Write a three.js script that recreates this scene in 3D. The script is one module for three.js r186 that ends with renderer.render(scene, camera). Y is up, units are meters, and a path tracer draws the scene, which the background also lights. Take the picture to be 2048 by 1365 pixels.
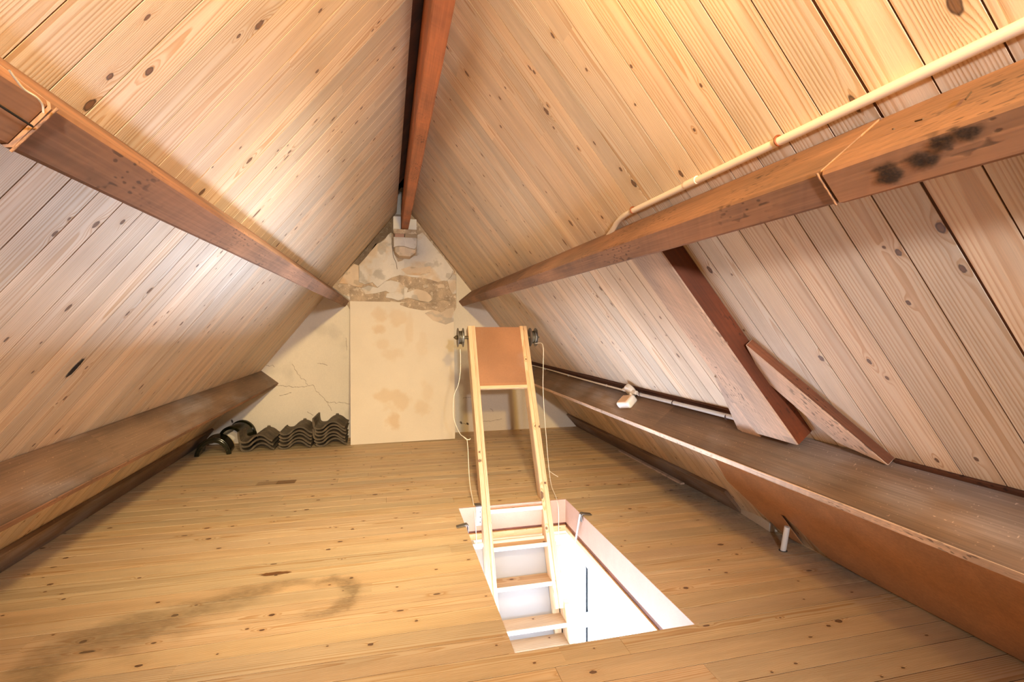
import * as THREE from 'three';
import { mergeGeometries } from 'three/addons/utils/BufferGeometryUtils.js';
import { RoundedBoxGeometry } from 'three/addons/geometries/RoundedBoxGeometry.js';
import { RectAreaLightUniformsLib } from 'three/addons/lights/RectAreaLightUniformsLib.js';

// ------------------------------------------------------------------ camera, light, exposure
const scene = new THREE.Scene();
scene.background = new THREE.Color(0x000000);
const FOCAL = 1009, YAW = Math.atan(248 / 1009);
const camera = new THREE.PerspectiveCamera(2 * Math.atan(682.5 / FOCAL) * 180 / Math.PI, 2048 / 1365, 0.05, 50);
camera.position.set(0, 1.05, 0);
camera.rotation.y = -YAW;
camera.setViewOffset(2048, 1365, 0, 28.5, 2048, 1365);          // the lens is shifted, verticals stay vertical
const renderer = new THREE.WebGLRenderer({ antialias: true });
renderer.toneMapping = THREE.LinearToneMapping;
renderer.toneMappingExposure = 0.255;
renderer.shadowMap.enabled = true;
RectAreaLightUniformsLib.init();

const WARM = [1.0, 0.85, 0.54], FLASH = [1.0, 0.99, 1.02], DAY = [0.74, 0.92, 1.26];
const PENDANT = { pos: [0.21, 1.755, -0.8], spot: 64, glow: 2.0 };        // amber reflector pendant under the ridge
const FLOOD = { pos: [0.1, 1.36, 1.45], power: 88 };                      // second lamp behind the camera
const REAR_FILL = { pos: [0.21, 1.75, 1.15], power: 115 }, AMBER = [1.0, 0.62, 0.16]; // unseen lamp added behind the camera to warm the upper slopes
const WINDOW_POWER = 240;                                                 // daylight in the room below

// ------------------------------------------------------------------ helpers
const rng = (s => () => { s = (s + 0x6D2B79F5) | 0; let t = Math.imul(s ^ (s >>> 15), 1 | s); t = (t + Math.imul(t ^ (t >>> 7), 61 | t)) ^ t; return ((t ^ (t >>> 14)) >>> 0) / 4294967296; })(20240611);
const rr = (a, b) => a + (b - a) * rng();
const PERM = new Float32Array(65536); for (let i = 0; i < 65536; i++) PERM[i] = rng();
function vn(x, y) {                                              // value noise, 0..1
  const xi = Math.floor(x), yi = Math.floor(y); let fx = x - xi, fy = y - yi;
  fx = fx * fx * (3 - 2 * fx); fy = fy * fy * (3 - 2 * fy);
  const a = (xi & 255) | ((yi & 255) << 8), b = ((xi + 1) & 255) | ((yi & 255) << 8), c = (xi & 255) | (((yi + 1) & 255) << 8), d = ((xi + 1) & 255) | (((yi + 1) & 255) << 8);
  const p = PERM[a] + (PERM[b] - PERM[a]) * fx, q = PERM[c] + (PERM[d] - PERM[c]) * fx;
  return p + (q - p) * fy;
}
const fbm = (x, y, n = 4) => { let s = 0, a = 0.5, t = 0; for (let i = 0; i < n; i++) { s += a * vn(x, y); t += a; x = x * 2.03 + 17.3; y = y * 2.03 + 9.1; a *= 0.5; } return s / t; };
const sst = (a, b, x) => { x = Math.min(1, Math.max(0, (x - a) / (b - a))); return x * x * (3 - 2 * x); };
const mix = (a, b, t) => a + (b - a) * t;
const hex = h => [(h >> 16) & 255, (h >> 8) & 255, h & 255];
const used = {};
const numbered = n => { const k = used[n] = (used[n] || 0) + 1; return k === 1 ? n : n + '_' + String(k - 1).padStart(3, '0'); };
function tag(o, label, category, group) { o.userData.label = label; o.userData.category = category; if (group) o.userData.group = group; return o; }
function shade(o) { o.traverse(m => { if (m.isMesh) { m.castShadow = true; m.receiveShadow = true; } }); }
function base(name, x = 0, y = 0, z = 0) { const g = new THREE.Group(); g.name = numbered(name); g.position.set(x, y, z); scene.add(g); return g; }
function part(parent, name, geo, mat, x = 0, y = 0, z = 0) {
  const n = parent.userData.count || (parent.userData.count = {}); const k = n[name] = (n[name] || 0) + 1;
  const m = new THREE.Mesh(geo, mat); m.name = k === 1 ? name : name + '_' + String(k - 1).padStart(3, '0');
  m.position.set(x, y, z); parent.add(m); return m;
}
function structure(name, geo, mat) { const m = new THREE.Mesh(geo, mat); m.name = numbered(name); m.userData.kind = 'structure'; scene.add(m); return m; }

function dataTex(W, H, f, opt = {}) {
  const d = new Uint8Array(W * H * 4); const o = [0, 0, 0, 255];
  for (let j = 0; j < H; j++) for (let i = 0; i < W; i++) { o[3] = 255; f(i, j, o); const k = (j * W + i) * 4; d[k] = Math.max(0, Math.min(255, o[0])); d[k + 1] = Math.max(0, Math.min(255, o[1])); d[k + 2] = Math.max(0, Math.min(255, o[2])); d[k + 3] = Math.max(0, Math.min(255, o[3])); }
  return texFrom(d, W, H, opt);
}
function texFrom(d, W, H, { linear = false, clamp = false } = {}) {
  const t = new THREE.DataTexture(d, W, H, THREE.RGBAFormat);
  if (!linear) t.colorSpace = THREE.SRGBColorSpace;
  t.wrapS = t.wrapT = clamp ? THREE.ClampToEdgeWrapping : THREE.RepeatWrapping;
  t.magFilter = THREE.LinearFilter; t.minFilter = THREE.LinearMipmapLinearFilter; t.generateMipmaps = true; t.anisotropy = 8; t.needsUpdate = true;
  return t;
}

// ------------------------------------------------------------------ textures
// pine atlas: 16 strips, each 3 m long and 0.1 m wide: growth rings cut from a log, knots, fibres
function pineAtlas() {
  const W = 2048, H = 2048, S = 16, px = H / S, d = new Uint8Array(W * H * 4), b = new Uint8Array(W * H * 4);
  const early = hex(0xeddcc4), late = hex(0xc2976a), knotC = hex(0x6a4c3c), knotD = hex(0x332a28);
  for (let s = 0; s < S; s++) {
    const yc = rr(-0.03, 0.13), zc = rr(0.012, 0.06), rw = rr(0.0034, 0.0062), tone = rr(0.95, 1.04), red = rr(-0.012, 0.018), slope = rr(-0.012, 0.012), ph = rr(0, 50);
    const knots = []; const nk = 5 + Math.floor(rng() * 6);
    for (let k = 0; k < nk; k++) knots.push({ x: rr(0.05, 2.95), y: rr(0.012, 0.088), r: 0.0026 + 0.0062 * rng() * rng(), e: rr(1.1, 1.9), dk: rng(), el: rng() < 0.15 ? 2.2 : 1 });
    for (let i = 0; i < W; i++) {
      const x = i / W * 3;
      const near = knots.filter(k => Math.abs(k.x - x) < 0.16);
      const wy = 0.008 * (vn(x * 1.4 + ph, s * 7.3) - 0.5), wz = 0.022 * (vn(x * 0.9 + ph, s * 3.1 + 40) - 0.5) + slope * x;
      for (let j = 0; j < px; j++) {
        const y = (j + 0.5) / px * 0.1;
        let bend = 0, kn = 0, rim = 0, halo = 0;
        for (const k of near) {
          const dx = (x - k.x) / (k.e * k.el), dy = y - k.y;
          const g = Math.exp(-(dx * dx) / (k.r * k.r * 9) - (dy * dy) / (k.r * k.r * 5));
          bend += g * k.r * 1.5 * Math.sign(k.y - yc);
          const q = Math.hypot(dx, dy) / k.r * (0.9 + 0.25 * vn(Math.atan2(dy, dx) * 2 + 9, k.x * 90));
          if (q < 1.35) { kn = Math.max(kn, 1 - sst(0.85, 1.15, q)); rim = Math.max(rim, Math.exp(-((q - 1) * (q - 1)) / 0.03) * (0.5 + 0.5 * k.dk)); }
          halo = Math.max(halo, Math.exp(-q * q / 6) * 0.5);
        }
        const r = Math.hypot(y - yc + wy, zc + wz) + bend + 0.0012 * vn(x * 9 + ph, y * 160);
        const ring = r / rw; const fr = ring - Math.floor(ring);
        const wide = 0.55 + 0.45 * vn(Math.floor(ring) * 1.7 + ph, s);
        const lt = sst(0.35, 0.9, fr) * (1 - sst(0.93, 1, fr)) * wide;
        const fib = vn(x * 26 + ph, y * 2600) - 0.5, cloud = fbm(x * 2.4 + ph, y * 26 + s * 5, 3) - 0.5;
        let v = tone * (1 + 0.07 * fib + 0.17 * cloud); let t = 0.7 * lt + halo * 0.5;
        const k0 = (j * 1 + s * px) * W * 4 + i * 4;
        const kr = 0.5 + 0.5 * Math.sin(kn * 9 + fr * 6);
        for (let c = 0; c < 3; c++) {
          let col = mix(early[c], late[c], t) * v * (c === 0 ? 1 + red : c === 2 ? 1 - red : 1);
          if (kn > 0) col = mix(col, mix(knotC[c], late[c] * 0.8, 0.35 * kr), kn * 0.85);
          if (rim > 0) col = mix(col, knotD[c], rim * 0.75);
          d[k0 + c] = Math.max(0, Math.min(255, col));
        }
        d[k0 + 3] = 255; const bb = 150 - 60 * lt + 40 * fib - 30 * rim; b[k0] = b[k0 + 1] = b[k0 + 2] = Math.max(0, Math.min(255, bb)); b[k0 + 3] = 255;
      }
    }
  }
  return [texFrom(d, W, H), texFrom(b, W, H, { linear: true })];
}
const [pineMap, pineBump] = pineAtlas();

// sawn beam timber, 2 m x 0.5 m
const timber = (cr, cg, cb, mott = 0.5) => dataTex(1024, 512, (i, j, o) => {
  const x = i / 1024, y = j / 512;
  const g = vn(x * 24, y * 256) * 0.5 + vn(x * 8 + 3, y * 128) * 0.5 - 0.5, c = fbm(x * 8, y * 6, 4) - 0.5, saw = vn(x * 220 + y * 40, y * 4) - 0.5;
  const sp = sst(0.74, 0.84, vn(x * 150, y * 100)) * sst(0.5, 0.7, fbm(x * 10 + 5, y * 6, 3));
  const v = 1 + 0.22 * g + mott * c + 0.06 * saw - 0.3 * sp;
  o[0] = cr * v; o[1] = cg * v * (1 - 0.04 * c); o[2] = cb * v * (1 - 0.1 * c);
});
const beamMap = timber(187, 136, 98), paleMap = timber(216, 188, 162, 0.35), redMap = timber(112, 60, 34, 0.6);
const dustMap = dataTex(1024, 512, (i, j, o) => {                  // planed board darkened by age, dusty
  const x = i / 1024, y = j / 512;
  const g = vn(x * 10, y * 200) - 0.5, c = fbm(x * 6 + 31, y * 5, 5) - 0.5, dust = sst(0.5, 0.75, fbm(x * 4 + 7, y * 3 + 2, 4)), sp = sst(0.93, 0.97, vn(x * 420, y * 110));
  const v = 1 + 0.16 * g + 0.5 * c + 0.45 * sp;
  o[0] = mix(140, 158, dust) * v; o[1] = mix(108, 138, dust) * v; o[2] = mix(80, 124, dust) * v;
});
const hardMap = dataTex(512, 512, (i, j, o) => {
  const x = i / 512, y = j / 512; const f = vn(x * 180, y * 60) - 0.5 + 0.6 * (vn(x * 60 + y * 90, y * 200) - 0.5), c = fbm(x * 5, y * 5, 4) - 0.5;
  const v = 1 + 0.09 * f + 0.16 * c; o[0] = 176 * v; o[1] = 112 * v; o[2] = 68 * v;
});
const platMap = dataTex(512, 512, (i, j, o) => {
  const x = i / 512, y = j / 512; const c = fbm(x * 3, y * 3, 5) - 0.5, st = sst(0.56, 0.72, fbm(x * 4 + 11, y * 4 + 3, 4)), f = vn(x * 200, y * 200) - 0.5;
  const v = 1 + 0.28 * c + 0.05 * f; o[0] = mix(196, 200, st) * v; o[1] = mix(130, 142, st) * v; o[2] = mix(86, 108, st) * v;
});
const mdfMap = dataTex(256, 256, (i, j, o) => { const v = 1 + 0.05 * (fbm(i / 40, j / 40, 3) - 0.5) + 0.04 * (vn(i / 2, j / 2) - 0.5); o[0] = 188 * v; o[1] = 150 * v; o[2] = 128 * v; });
const tileMap = dataTex(512, 512, (i, j, o) => {
  const c = fbm(i / 60, j / 60, 5) - 0.5, sp = sst(0.7, 0.85, fbm(i / 25 + 40, j / 25, 3)), f = vn(i / 2, j / 2) - 0.5;
  const v = 1 + 0.7 * c + 0.15 * f; o[0] = mix(104, 150, sp) * v; o[1] = mix(92, 136, sp) * v; o[2] = mix(74, 112, sp) * v;
});
function stroke(buf, W, H, toPx, pts, w, col, al) {
  for (let k = 0; k < pts.length - 1; k++) {
    const [ax, ay] = toPx(pts[k]), [bx, by] = toPx(pts[k + 1]); const n = Math.ceil(Math.hypot(bx - ax, by - ay) * 1.5);
    for (let q = 0; q <= n; q++) {
      const t = q / n, jx = 11 * (fbm((ax + (bx - ax) * t) / 14, (ay + (by - ay) * t) / 14, 3) - 0.5), x = ax + (bx - ax) * t + jx, y = ay + (by - ay) * t + jx, a = al * (0.45 + 0.55 * vn(x / 6, y / 6));
      for (let yy = Math.floor(y - w); yy <= y + w; yy++) for (let xx = Math.floor(x - w); xx <= x + w; xx++) {
        if (xx < 0 || yy < 0 || xx >= W || yy >= H) continue; const dd = Math.hypot(xx - x, yy - y); if (dd > w) continue;
        const o = (yy * W + xx) * 4, m = a * (1 - dd / w * 0.6); for (let c = 0; c < 3; c++) buf[o + c] = mix(buf[o + c], col[c], m * 0.5);
      }
    }
  }
}
// gable plaster, u: x -1.9..2.2, v: y -0.1..2.4
const WALL = { x0: -1.9, y0: -0.1, w: 4.1, h: 2.5 };
const wallMap = (() => {
  const W = 2048, H = 1024; const t = dataTex(W, H, (i, j, o) => {
    const x = i / W * 4.1, y = j / H * 2.5; const c = fbm(x * 2, y * 2, 5) - 0.5, f = vn(i / 3, j / 3) - 0.5, st = sst(0.66, 0.8, fbm(x * 3 + 9, y * 3 + 4, 4));
    const v = 1 + 0.1 * c + 0.025 * f - 0.06 * st; o[0] = 234 * v; o[1] = 224 * v; o[2] = 206 * v;
  }, { clamp: true });
  const toPx = p => [(p[0] - WALL.x0) / WALL.w * W, (p[1] - WALL.y0) / WALL.h * H];
  const cr = [[[-1.002, 0.515], [-0.865, 0.491], [-0.681, 0.5], [-0.623, 0.423], [-0.559, 0.345], [-0.507, 0.268]], [[-0.865, 0.7], [-0.814, 0.632], [-0.726, 0.508]], [[-1.094, 0.711], [-1.063, 0.691], [-1.002, 0.689]], [[-0.559, 0.345], [-0.455, 0.335], [-0.35, 0.317]], [[-0.965, 0.42], [-0.915, 0.425], [-0.865, 0.444]], [[-0.726, 0.263], [-0.681, 0.22]], [[-0.389, 0.941], [-0.376, 0.83]], [[-0.636, 0.71], [-0.546, 0.695]], [[0.686, 0.097], [0.752, 0.072], [0.774, 0.086]], [[0.723, 0.336], [0.811, 0.34]], [[0.9, 0.09], [1.0, 0.1], [1.12, 0.11]], [[1.0, 0.22], [1.03, 0.19]]];
  for (const c of cr) stroke(t.image.data, W, H, toPx, c, 1.3, [96, 74, 52], 0.5);
  for (const p of [[-1.37, 0.2], [-1.3, 0.19], [0.7, 0.1], [0.76, 0.08]]) stroke(t.image.data, W, H, toPx, [p, [p[0] + 0.012, p[1] - 0.012]], 4, [50, 38, 28], 0.7);
  t.needsUpdate = true; return t;
})();
const plasterMap = dataTex(1024, 1024, (i, j, o) => {
  const x = i / 1024, y = j / 1024; const a = fbm(x * 7, y * 7, 5), b2 = sst(0.5, 0.66, fbm(x * 5 + 20, y * 5 + 7, 5)), g = sst(0.6, 0.72, fbm(x * 9 + 3, y * 9 + 50, 4)), f = vn(x * 400, y * 400) - 0.5;
  const v = 0.93 + 0.16 * (a - 0.5) + 0.04 * f; let c = [238, 232, 224]; const tan = [226, 202, 172], gr = [186, 180, 170];
  for (let k = 0; k < 3; k++) o[k] = mix(mix(c[k], tan[k], b2 * 0.75), gr[k], g * 0.55) * v;
});
const mortarMap = dataTex(512, 512, (i, j, o) => {
  const a = fbm(i / 60, j / 60, 5) - 0.5, f = vn(i / 2.2, j / 2.2) - 0.5, p = sst(0.6, 0.75, fbm(i / 30 + 80, j / 30, 4)); const v = 1 + 0.4 * a + 0.22 * f;
  o[0] = mix(176, 208, p) * v; o[1] = mix(156, 192, p) * v; o[2] = mix(132, 170, p) * v;
});
const boardMap = dataTex(512, 768, (i, j, o) => {                  // beige panel with tea-coloured damp marks in rows
  const x = i / 512, y = j / 768; let st = 0;
  for (const [cx, cy, w, h, s] of [[0.28, 0.9, 0.07, 0.06, 0.7], [0.27, 0.8, 0.06, 0.035, 0.7], [0.45, 0.88, 0.09, 0.07, 0.55], [0.3, 0.69, 0.08, 0.05, 0.4], [0.38, 0.62, 0.1, 0.05, 0.35], [0.55, 0.8, 0.05, 0.12, 0.35], [0.36, 0.32, 0.14, 0.05, 0.6], [0.46, 0.28, 0.13, 0.07, 0.6], [0.66, 0.24, 0.09, 0.06, 0.45], [0.4, 0.15, 0.06, 0.06, 0.85], [0.72, 0.33, 0.07, 0.09, 0.3], [0.68, 0.66, 0.06, 0.1, 0.25]]) {
    const q = Math.hypot((x - cx) / w, (y - cy) / h) + 1.1 * (fbm(x * 16, y * 22, 3) - 0.5); st = Math.max(st, s * (1 - sst(0.5, 1.25, q)));
  }
  const v = 1 + 0.05 * (fbm(x * 5, y * 7, 4) - 0.5) + 0.02 * (vn(i / 2, j / 2) - 0.5), pale = sst(0.8, 1, y) * 0.35;
  o[0] = mix(mix(230, 216, st), 234, pale) * v; o[1] = mix(mix(217, 190, st), 225, pale) * v; o[2] = mix(mix(196, 155, st), 213, pale) * v;
}, { clamp: true });
// ragged wear mark with soft alpha: fn(x, y) in 0..1 gives the strength
function markTex(n, col, fn) { return dataTex(n, n, (i, j, o) => { const x = i / n, y = j / n; o[0] = col[0]; o[1] = col[1]; o[2] = col[2]; o[3] = 255 * Math.max(0, Math.min(1, fn(x, y))); }, { clamp: true }); }

// ------------------------------------------------------------------ materials
const std = (o) => new THREE.MeshStandardMaterial({ roughness: 0.7, ...o });
const tint = (r, g, b) => new THREE.Color().setRGB(r, g, b);
const roofMats = [[1, 1, 1], [1.02, 0.99, 0.96], [0.96, 0.95, 0.94], [1, 0.97, 0.93], [0.98, 0.985, 0.99]].map(c => std({ map: pineMap, bumpMap: pineBump, bumpScale: 0.0006, roughness: 0.5, color: tint(...c.map(v => v * 0.92)) }));
const floorMats = [[0.83, 0.76, 0.59], [0.85, 0.76, 0.59], [0.80, 0.72, 0.58], [0.82, 0.74, 0.56], [0.81, 0.75, 0.61]].map(c => std({ map: pineMap, bumpMap: pineBump, bumpScale: 0.0006, roughness: 0.55, color: tint(...c) }));
const ladderMat = std({ map: pineMap, bumpMap: pineBump, bumpScale: 0.0004, roughness: 0.5, color: tint(0.88, 0.74, 0.57) });
const treadMat = std({ map: pineMap, roughness: 0.5, color: tint(0.66, 0.54, 0.42) });
const rep = (t, u, v) => { const c = t.clone(); c.repeat.set(u, v); c.needsUpdate = true; return c; };
const beam2 = rep(beamMap, 0.5, 2), pale2 = rep(paleMap, 0.5, 2), red2 = rep(redMap, 0.5, 2), dust2 = rep(dustMap, 0.5, 2), hard2 = rep(hardMap, 2, 2);
const M = {
  purlin: std({ map: beam2, bumpMap: beam2, bumpScale: 0.0012, roughness: 0.75, color: tint(0.55, 0.58, 0.66) }),
  ridge: std({ map: beam2, bumpMap: beam2, bumpScale: 0.0012, roughness: 0.6, color: tint(0.85, 0.55, 0.36) }),
  shelf: std({ map: dust2, roughness: 0.6, color: tint(0.78, 0.84, 0.95) }),
  sawn: std({ map: pale2, bumpMap: pale2, bumpScale: 0.0012, roughness: 0.9, color: tint(1.1, 1.08, 1.05) }),
  rafter: std({ map: pale2, bumpMap: pale2, bumpScale: 0.001, roughness: 0.8, color: tint(0.86, 0.82, 0.8) }),
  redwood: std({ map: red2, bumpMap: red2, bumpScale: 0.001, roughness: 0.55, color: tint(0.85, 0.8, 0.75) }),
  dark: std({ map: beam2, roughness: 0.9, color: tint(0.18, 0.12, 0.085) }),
  hard: std({ map: hard2, roughness: 0.45, color: tint(1.3, 1.8, 2.4) }),
  plat: std({ map: (t => { t.offset.set(0.5, 0.2); return t; })(rep(platMap, 1.2, 1.2)), roughness: 0.4, color: tint(0.64, 0.74, 0.84) }),
  mdf: std({ map: rep(mdfMap, 3, 3), roughness: 0.55 }),
  wall: std({ map: wallMap, roughness: 0.9 }),
  plaster: std({ map: rep(plasterMap, 1, 1), bumpMap: rep(plasterMap, 1, 1), bumpScale: 0.002, roughness: 0.95 }),
  mortar: std({ map: rep(mortarMap, 2, 2), bumpMap: rep(mortarMap, 2, 2), bumpScale: 0.004, roughness: 1, color: tint(1.12, 1.14, 1.18) }),
  greyMortar: std({ map: rep(mortarMap, 3, 3), bumpMap: rep(mortarMap, 3, 3), bumpScale: 0.005, roughness: 1, color: tint(0.42, 0.42, 0.44) }),
  tan: std({ map: rep(plasterMap, 1.3, 1.3), bumpMap: rep(plasterMap, 1.3, 1.3), bumpScale: 0.002, roughness: 0.95, color: tint(0.98, 0.84, 0.68) }),
  board: std({ map: boardMap, roughness: 0.6 }),
  white: std({ color: 0xf0efec, roughness: 0.6 }),
  whiteWash: std({ color: 0xe9e7e2, roughness: 0.85, map: rep(plasterMap, 1, 1) }),
  pipe: std({ color: 0xf3e9d8, roughness: 0.35 }),
  pipeGrey: std({ color: 0xd9d6d0, roughness: 0.4 }),
  clip: std({ color: 0x7a3d1c, roughness: 0.5 }),
  clipDark: std({ color: 0x4a3a34, roughness: 0.5 }),
  steel: std({ color: 0xbcbcb8, roughness: 0.4, metalness: 0.45 }),
  steelDark: std({ color: 0x77716a, roughness: 0.45, metalness: 0.5 }),
  rustSteel: std({ color: 0x5a4c34, roughness: 0.6, metalness: 0.6 }),
  nail: std({ color: 0x5a4634, roughness: 0.6, metalness: 0.5 }),
  cord: std({ color: 0xe6dcc8, roughness: 0.9 }),
  tile: std({ map: rep(tileMap, 3, 3), bumpMap: rep(tileMap, 3, 3), bumpScale: 0.001, roughness: 0.7, color: tint(0.74, 0.74, 0.74) }),
  tileLight: std({ map: rep(tileMap, 3, 3), roughness: 0.75, color: tint(0.86, 0.84, 0.82) }),
  glazed: std({ map: rep(tileMap, 3, 3), roughness: 0.18, color: tint(0.10, 0.13, 0.07) }),
  black: std({ color: 0x16120e, roughness: 0.9 }),
  whiteRoom: std({ color: 0xf6f6f4, roughness: 0.8 }),
  doorFace: std({ color: 0xa09a95, roughness: 0.5 }),
};

// ------------------------------------------------------------------ geometry builders
// extrude a convex profile [[y, z], ...] (counter-clockwise seen from +x) along x; uv(x, y, z) gives texture coordinates
function extrudeX(prof, x0, x1, uv, { seg = 1, jit = 0, skew = 0, seed = 0 } = {}) {
  const P = [], N = [], U = [], I = []; const n = prof.length; let arc = 0;
  const dis = (x, i) => jit ? [jit * (fbm(x * 3 + seed, i * 7.7 + seed, 3) - 0.5) * 2, jit * (fbm(x * 3 + 50 + seed, i * 5.1, 3) - 0.5) * 2] : [0, 0];
  for (let i = 0; i < n; i++) {
    const a = prof[i], b = prof[(i + 1) % n]; let ny = b[1] - a[1], nz = -(b[0] - a[0]); const l = Math.hypot(ny, nz); ny /= l; nz /= l;
    for (let s = 0; s <= seg; s++) {
      for (const [p, idx] of [[a, i], [b, (i + 1) % n]]) {
        const sk = skew * p[0]; const x = mix(x0 + (s === 0 ? sk : 0), x1 + (s === seg ? sk : 0), s / seg); const [jy, jz] = dis(x, idx);
        P.push(x, p[0] + jy, p[1] + jz); N.push(0, ny, nz); U.push(...uv(x, p[0], p[1], arc + (p === b ? l : 0)));
      }
    }
    arc += l; const o = P.length / 3 - (seg + 1) * 2;
    for (let s = 0; s < seg; s++) { const q = o + s * 2; I.push(q, q + 1, q + 3, q, q + 3, q + 2); }
  }
  for (const [xe, sg, s] of [[x0, -1, 0], [x1, 1, seg]]) {
    const o = P.length / 3;
    for (let i = 0; i < n; i++) { const p = prof[i], x = xe + skew * p[0], [jy, jz] = dis(x, i); P.push(x, p[0] + jy, p[1] + jz); N.push(sg, 0, 0); U.push(...uv(x * 0 + p[1] * 0.3 + 0.37, p[0], 0)); }
    for (let i = 1; i < n - 1; i++) sg > 0 ? I.push(o, o + i, o + i + 1) : I.push(o, o + i + 1, o + i);
  }
  const g = new THREE.BufferGeometry(); g.setAttribute('position', new THREE.Float32BufferAttribute(P, 3)); g.setAttribute('normal', new THREE.Float32BufferAttribute(N, 3)); g.setAttribute('uv', new THREE.Float32BufferAttribute(U, 2)); g.setIndex(I);
  return g;
}
const uvM = (x, y, z, s) => [x, s === undefined ? y + z : s];
const rect = (w, t, c = 0.002) => [[-w / 2 + c, 0], [w / 2 - c, 0], [w / 2, c], [w / 2, t - c], [w / 2 - c, t], [-w / 2 + c, t], [-w / 2, t - c], [-w / 2, c]];
// pine plank: length along x from 0, width w centred on y, thickness t downwards from z = 0 (the seen face)
function plankGeo(len, w, t, strip, u0, flip, c = 0.00012) {
  const prof = [[-w / 2, -t], [w / 2, -t], [w / 2, -c * 0.9], [w / 2 - c, 0], [-w / 2 + c, 0], [-w / 2, -c * 0.9]];
  const v0 = (strip + 0.5) / 16;
  return extrudeX(prof, 0, len, (x, y, z) => [(flip ? -x : x) / 3 + u0, v0 + (y * 0.94 + Math.max(-0.02, z) * 0.1) / 1.6]);
}
// small pine pieces (ladder): length along x centred, profile w x t centred
function stickGeo(len, w, t, strip, u0, c = 0.003) {
  const prof = rect(w, t, c).map(p => [p[0], p[1] - t / 2]); const v0 = (strip + 0.5) / 16;
  return extrudeX(prof, -len / 2, len / 2, (x, y, z) => [x / 3 + u0, v0 + Math.max(-0.046, Math.min(0.046, y * 0.6 + z * 0.6)) / 1.6]);
}
// beam with a polygon cut in the xy plane, running along world z from z0 to z1
function chamfer(poly, c) {
  const o = []; const n = poly.length;
  for (let i = 0; i < n; i++) { const p = poly[i], a = poly[(i + n - 1) % n], b = poly[(i + 1) % n]; for (const q of [a, b]) { const l = Math.hypot(q[0] - p[0], q[1] - p[1]); o.push([p[0] + (q[0] - p[0]) / l * c, p[1] + (q[1] - p[1]) / l * c]); } }
  return o;
}
function area(p) { let s = 0; for (let i = 0; i < p.length; i++) { const a = p[i], b = p[(i + 1) % p.length]; s += a[0] * b[1] - a[1] * b[0]; } return s / 2; }
function beamZ(poly, z0, z1, opt = {}) {                          // local x -> -z, local (y, z) -> (x, y)
  if (area(poly) < 0) poly = poly.slice().reverse();
  const pr = chamfer(poly, opt.c ?? 0.004);
  const flipped = pr.map(p => [-p[0], p[1]]).reverse();
  const g = extrudeX(flipped, -z1, -z0, uvM, opt);
  const m = new THREE.Matrix4().makeBasis(new THREE.Vector3(0, 0, -1), new THREE.Vector3(-1, 0, 0), new THREE.Vector3(0, 1, 0));
  g.applyMatrix4(m); return g;
}
function shapeOf(pts) { const s = new THREE.Shape(); pts.forEach((p, i) => i ? s.lineTo(p[0], p[1]) : s.moveTo(p[0], p[1])); s.closePath(); return s; }
function slabXY(pts, z0, t, bevel = 0, uvf) {                     // flat plate in the xy plane, from z0 towards +z
  const g = new THREE.ExtrudeGeometry(shapeOf(pts), { depth: t - 2 * bevel, bevelEnabled: bevel > 0, bevelThickness: bevel, bevelSize: bevel * 0.8, bevelOffset: -bevel * 0.8, bevelSegments: 2 });
  g.translate(0, 0, z0 + bevel);
  if (uvf) { const p = g.attributes.position, u = g.attributes.uv; for (let i = 0; i < p.count; i++) u.setXY(i, ...uvf(p.getX(i), p.getY(i), p.getZ(i))); }
  return g;
}
function box(x0, x1, y0, y1, z0, z1, r = 0) {
  const g = r ? new RoundedBoxGeometry(x1 - x0, y1 - y0, z1 - z0, 2, r) : new THREE.BoxGeometry(x1 - x0, y1 - y0, z1 - z0);
  g.translate((x0 + x1) / 2, (y0 + y1) / 2, (z0 + z1) / 2);
  const p = g.attributes.position, n = g.attributes.normal, u = g.attributes.uv;
  for (let i = 0; i < p.count; i++) { const ax = Math.abs(n.getX(i)), ay = Math.abs(n.getY(i)), az = Math.abs(n.getZ(i)); if (ax > ay && ax > az) u.setXY(i, p.getZ(i), p.getY(i)); else if (ay > az) u.setXY(i, p.getX(i), p.getZ(i)); else u.setXY(i, p.getX(i), p.getY(i)); }
  return g;
}
function tube(pts, r, seg = 40, rad = 10) { return new THREE.TubeGeometry(new THREE.CatmullRomCurve3(pts.map(p => new THREE.Vector3(...p))), seg, r, rad); }
function rod(a, b, r, rad = 14) {
  const A = new THREE.Vector3(...a), B = new THREE.Vector3(...b), d = B.clone().sub(A); const g = new THREE.CylinderGeometry(r, r, d.length(), rad);
  g.applyQuaternion(new THREE.Quaternion().setFromUnitVectors(new THREE.Vector3(0, 1, 0), d.clone().normalize())); g.translate(...A.add(B).multiplyScalar(0.5).toArray()); return g;
}
const basisQ = (X, Y, Z) => new THREE.Quaternion().setFromRotationMatrix(new THREE.Matrix4().makeBasis(new THREE.Vector3(...X), new THREE.Vector3(...Y), new THREE.Vector3(...Z)));

// ------------------------------------------------------------------ roof frame
const RX = 1.24, RC = 2.411, LX = 1.25, LC = 2.05;                // right: y = RC - RX x   left: y = LC + LX x
const kR = Math.hypot(1, RX), kL = Math.hypot(1, LX);
const DR = [1 / kR, -RX / kR, 0], NR = [-RX / kR, -1 / kR, 0];    // down the slope, into the room
const DL = [-1 / kL, -LX / kL, 0], NL = [LX / kL, -1 / kL, 0];
const onR = (x, h = 0, z = 0) => [x + NR[0] * h, RC - RX * x + NR[1] * h, z];
const onL = (x, h = 0, z = 0) => [x + NL[0] * h, LC + LX * x + NL[1] * h, z];
const ZB = -5.0, ZF = 1.75;                                       // gable walls
const XRL = 0.0805, XRR = 0.16, FLL = -LC / LX, FLR = RC / RX;    // boards stop short of the ridge on the left

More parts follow.
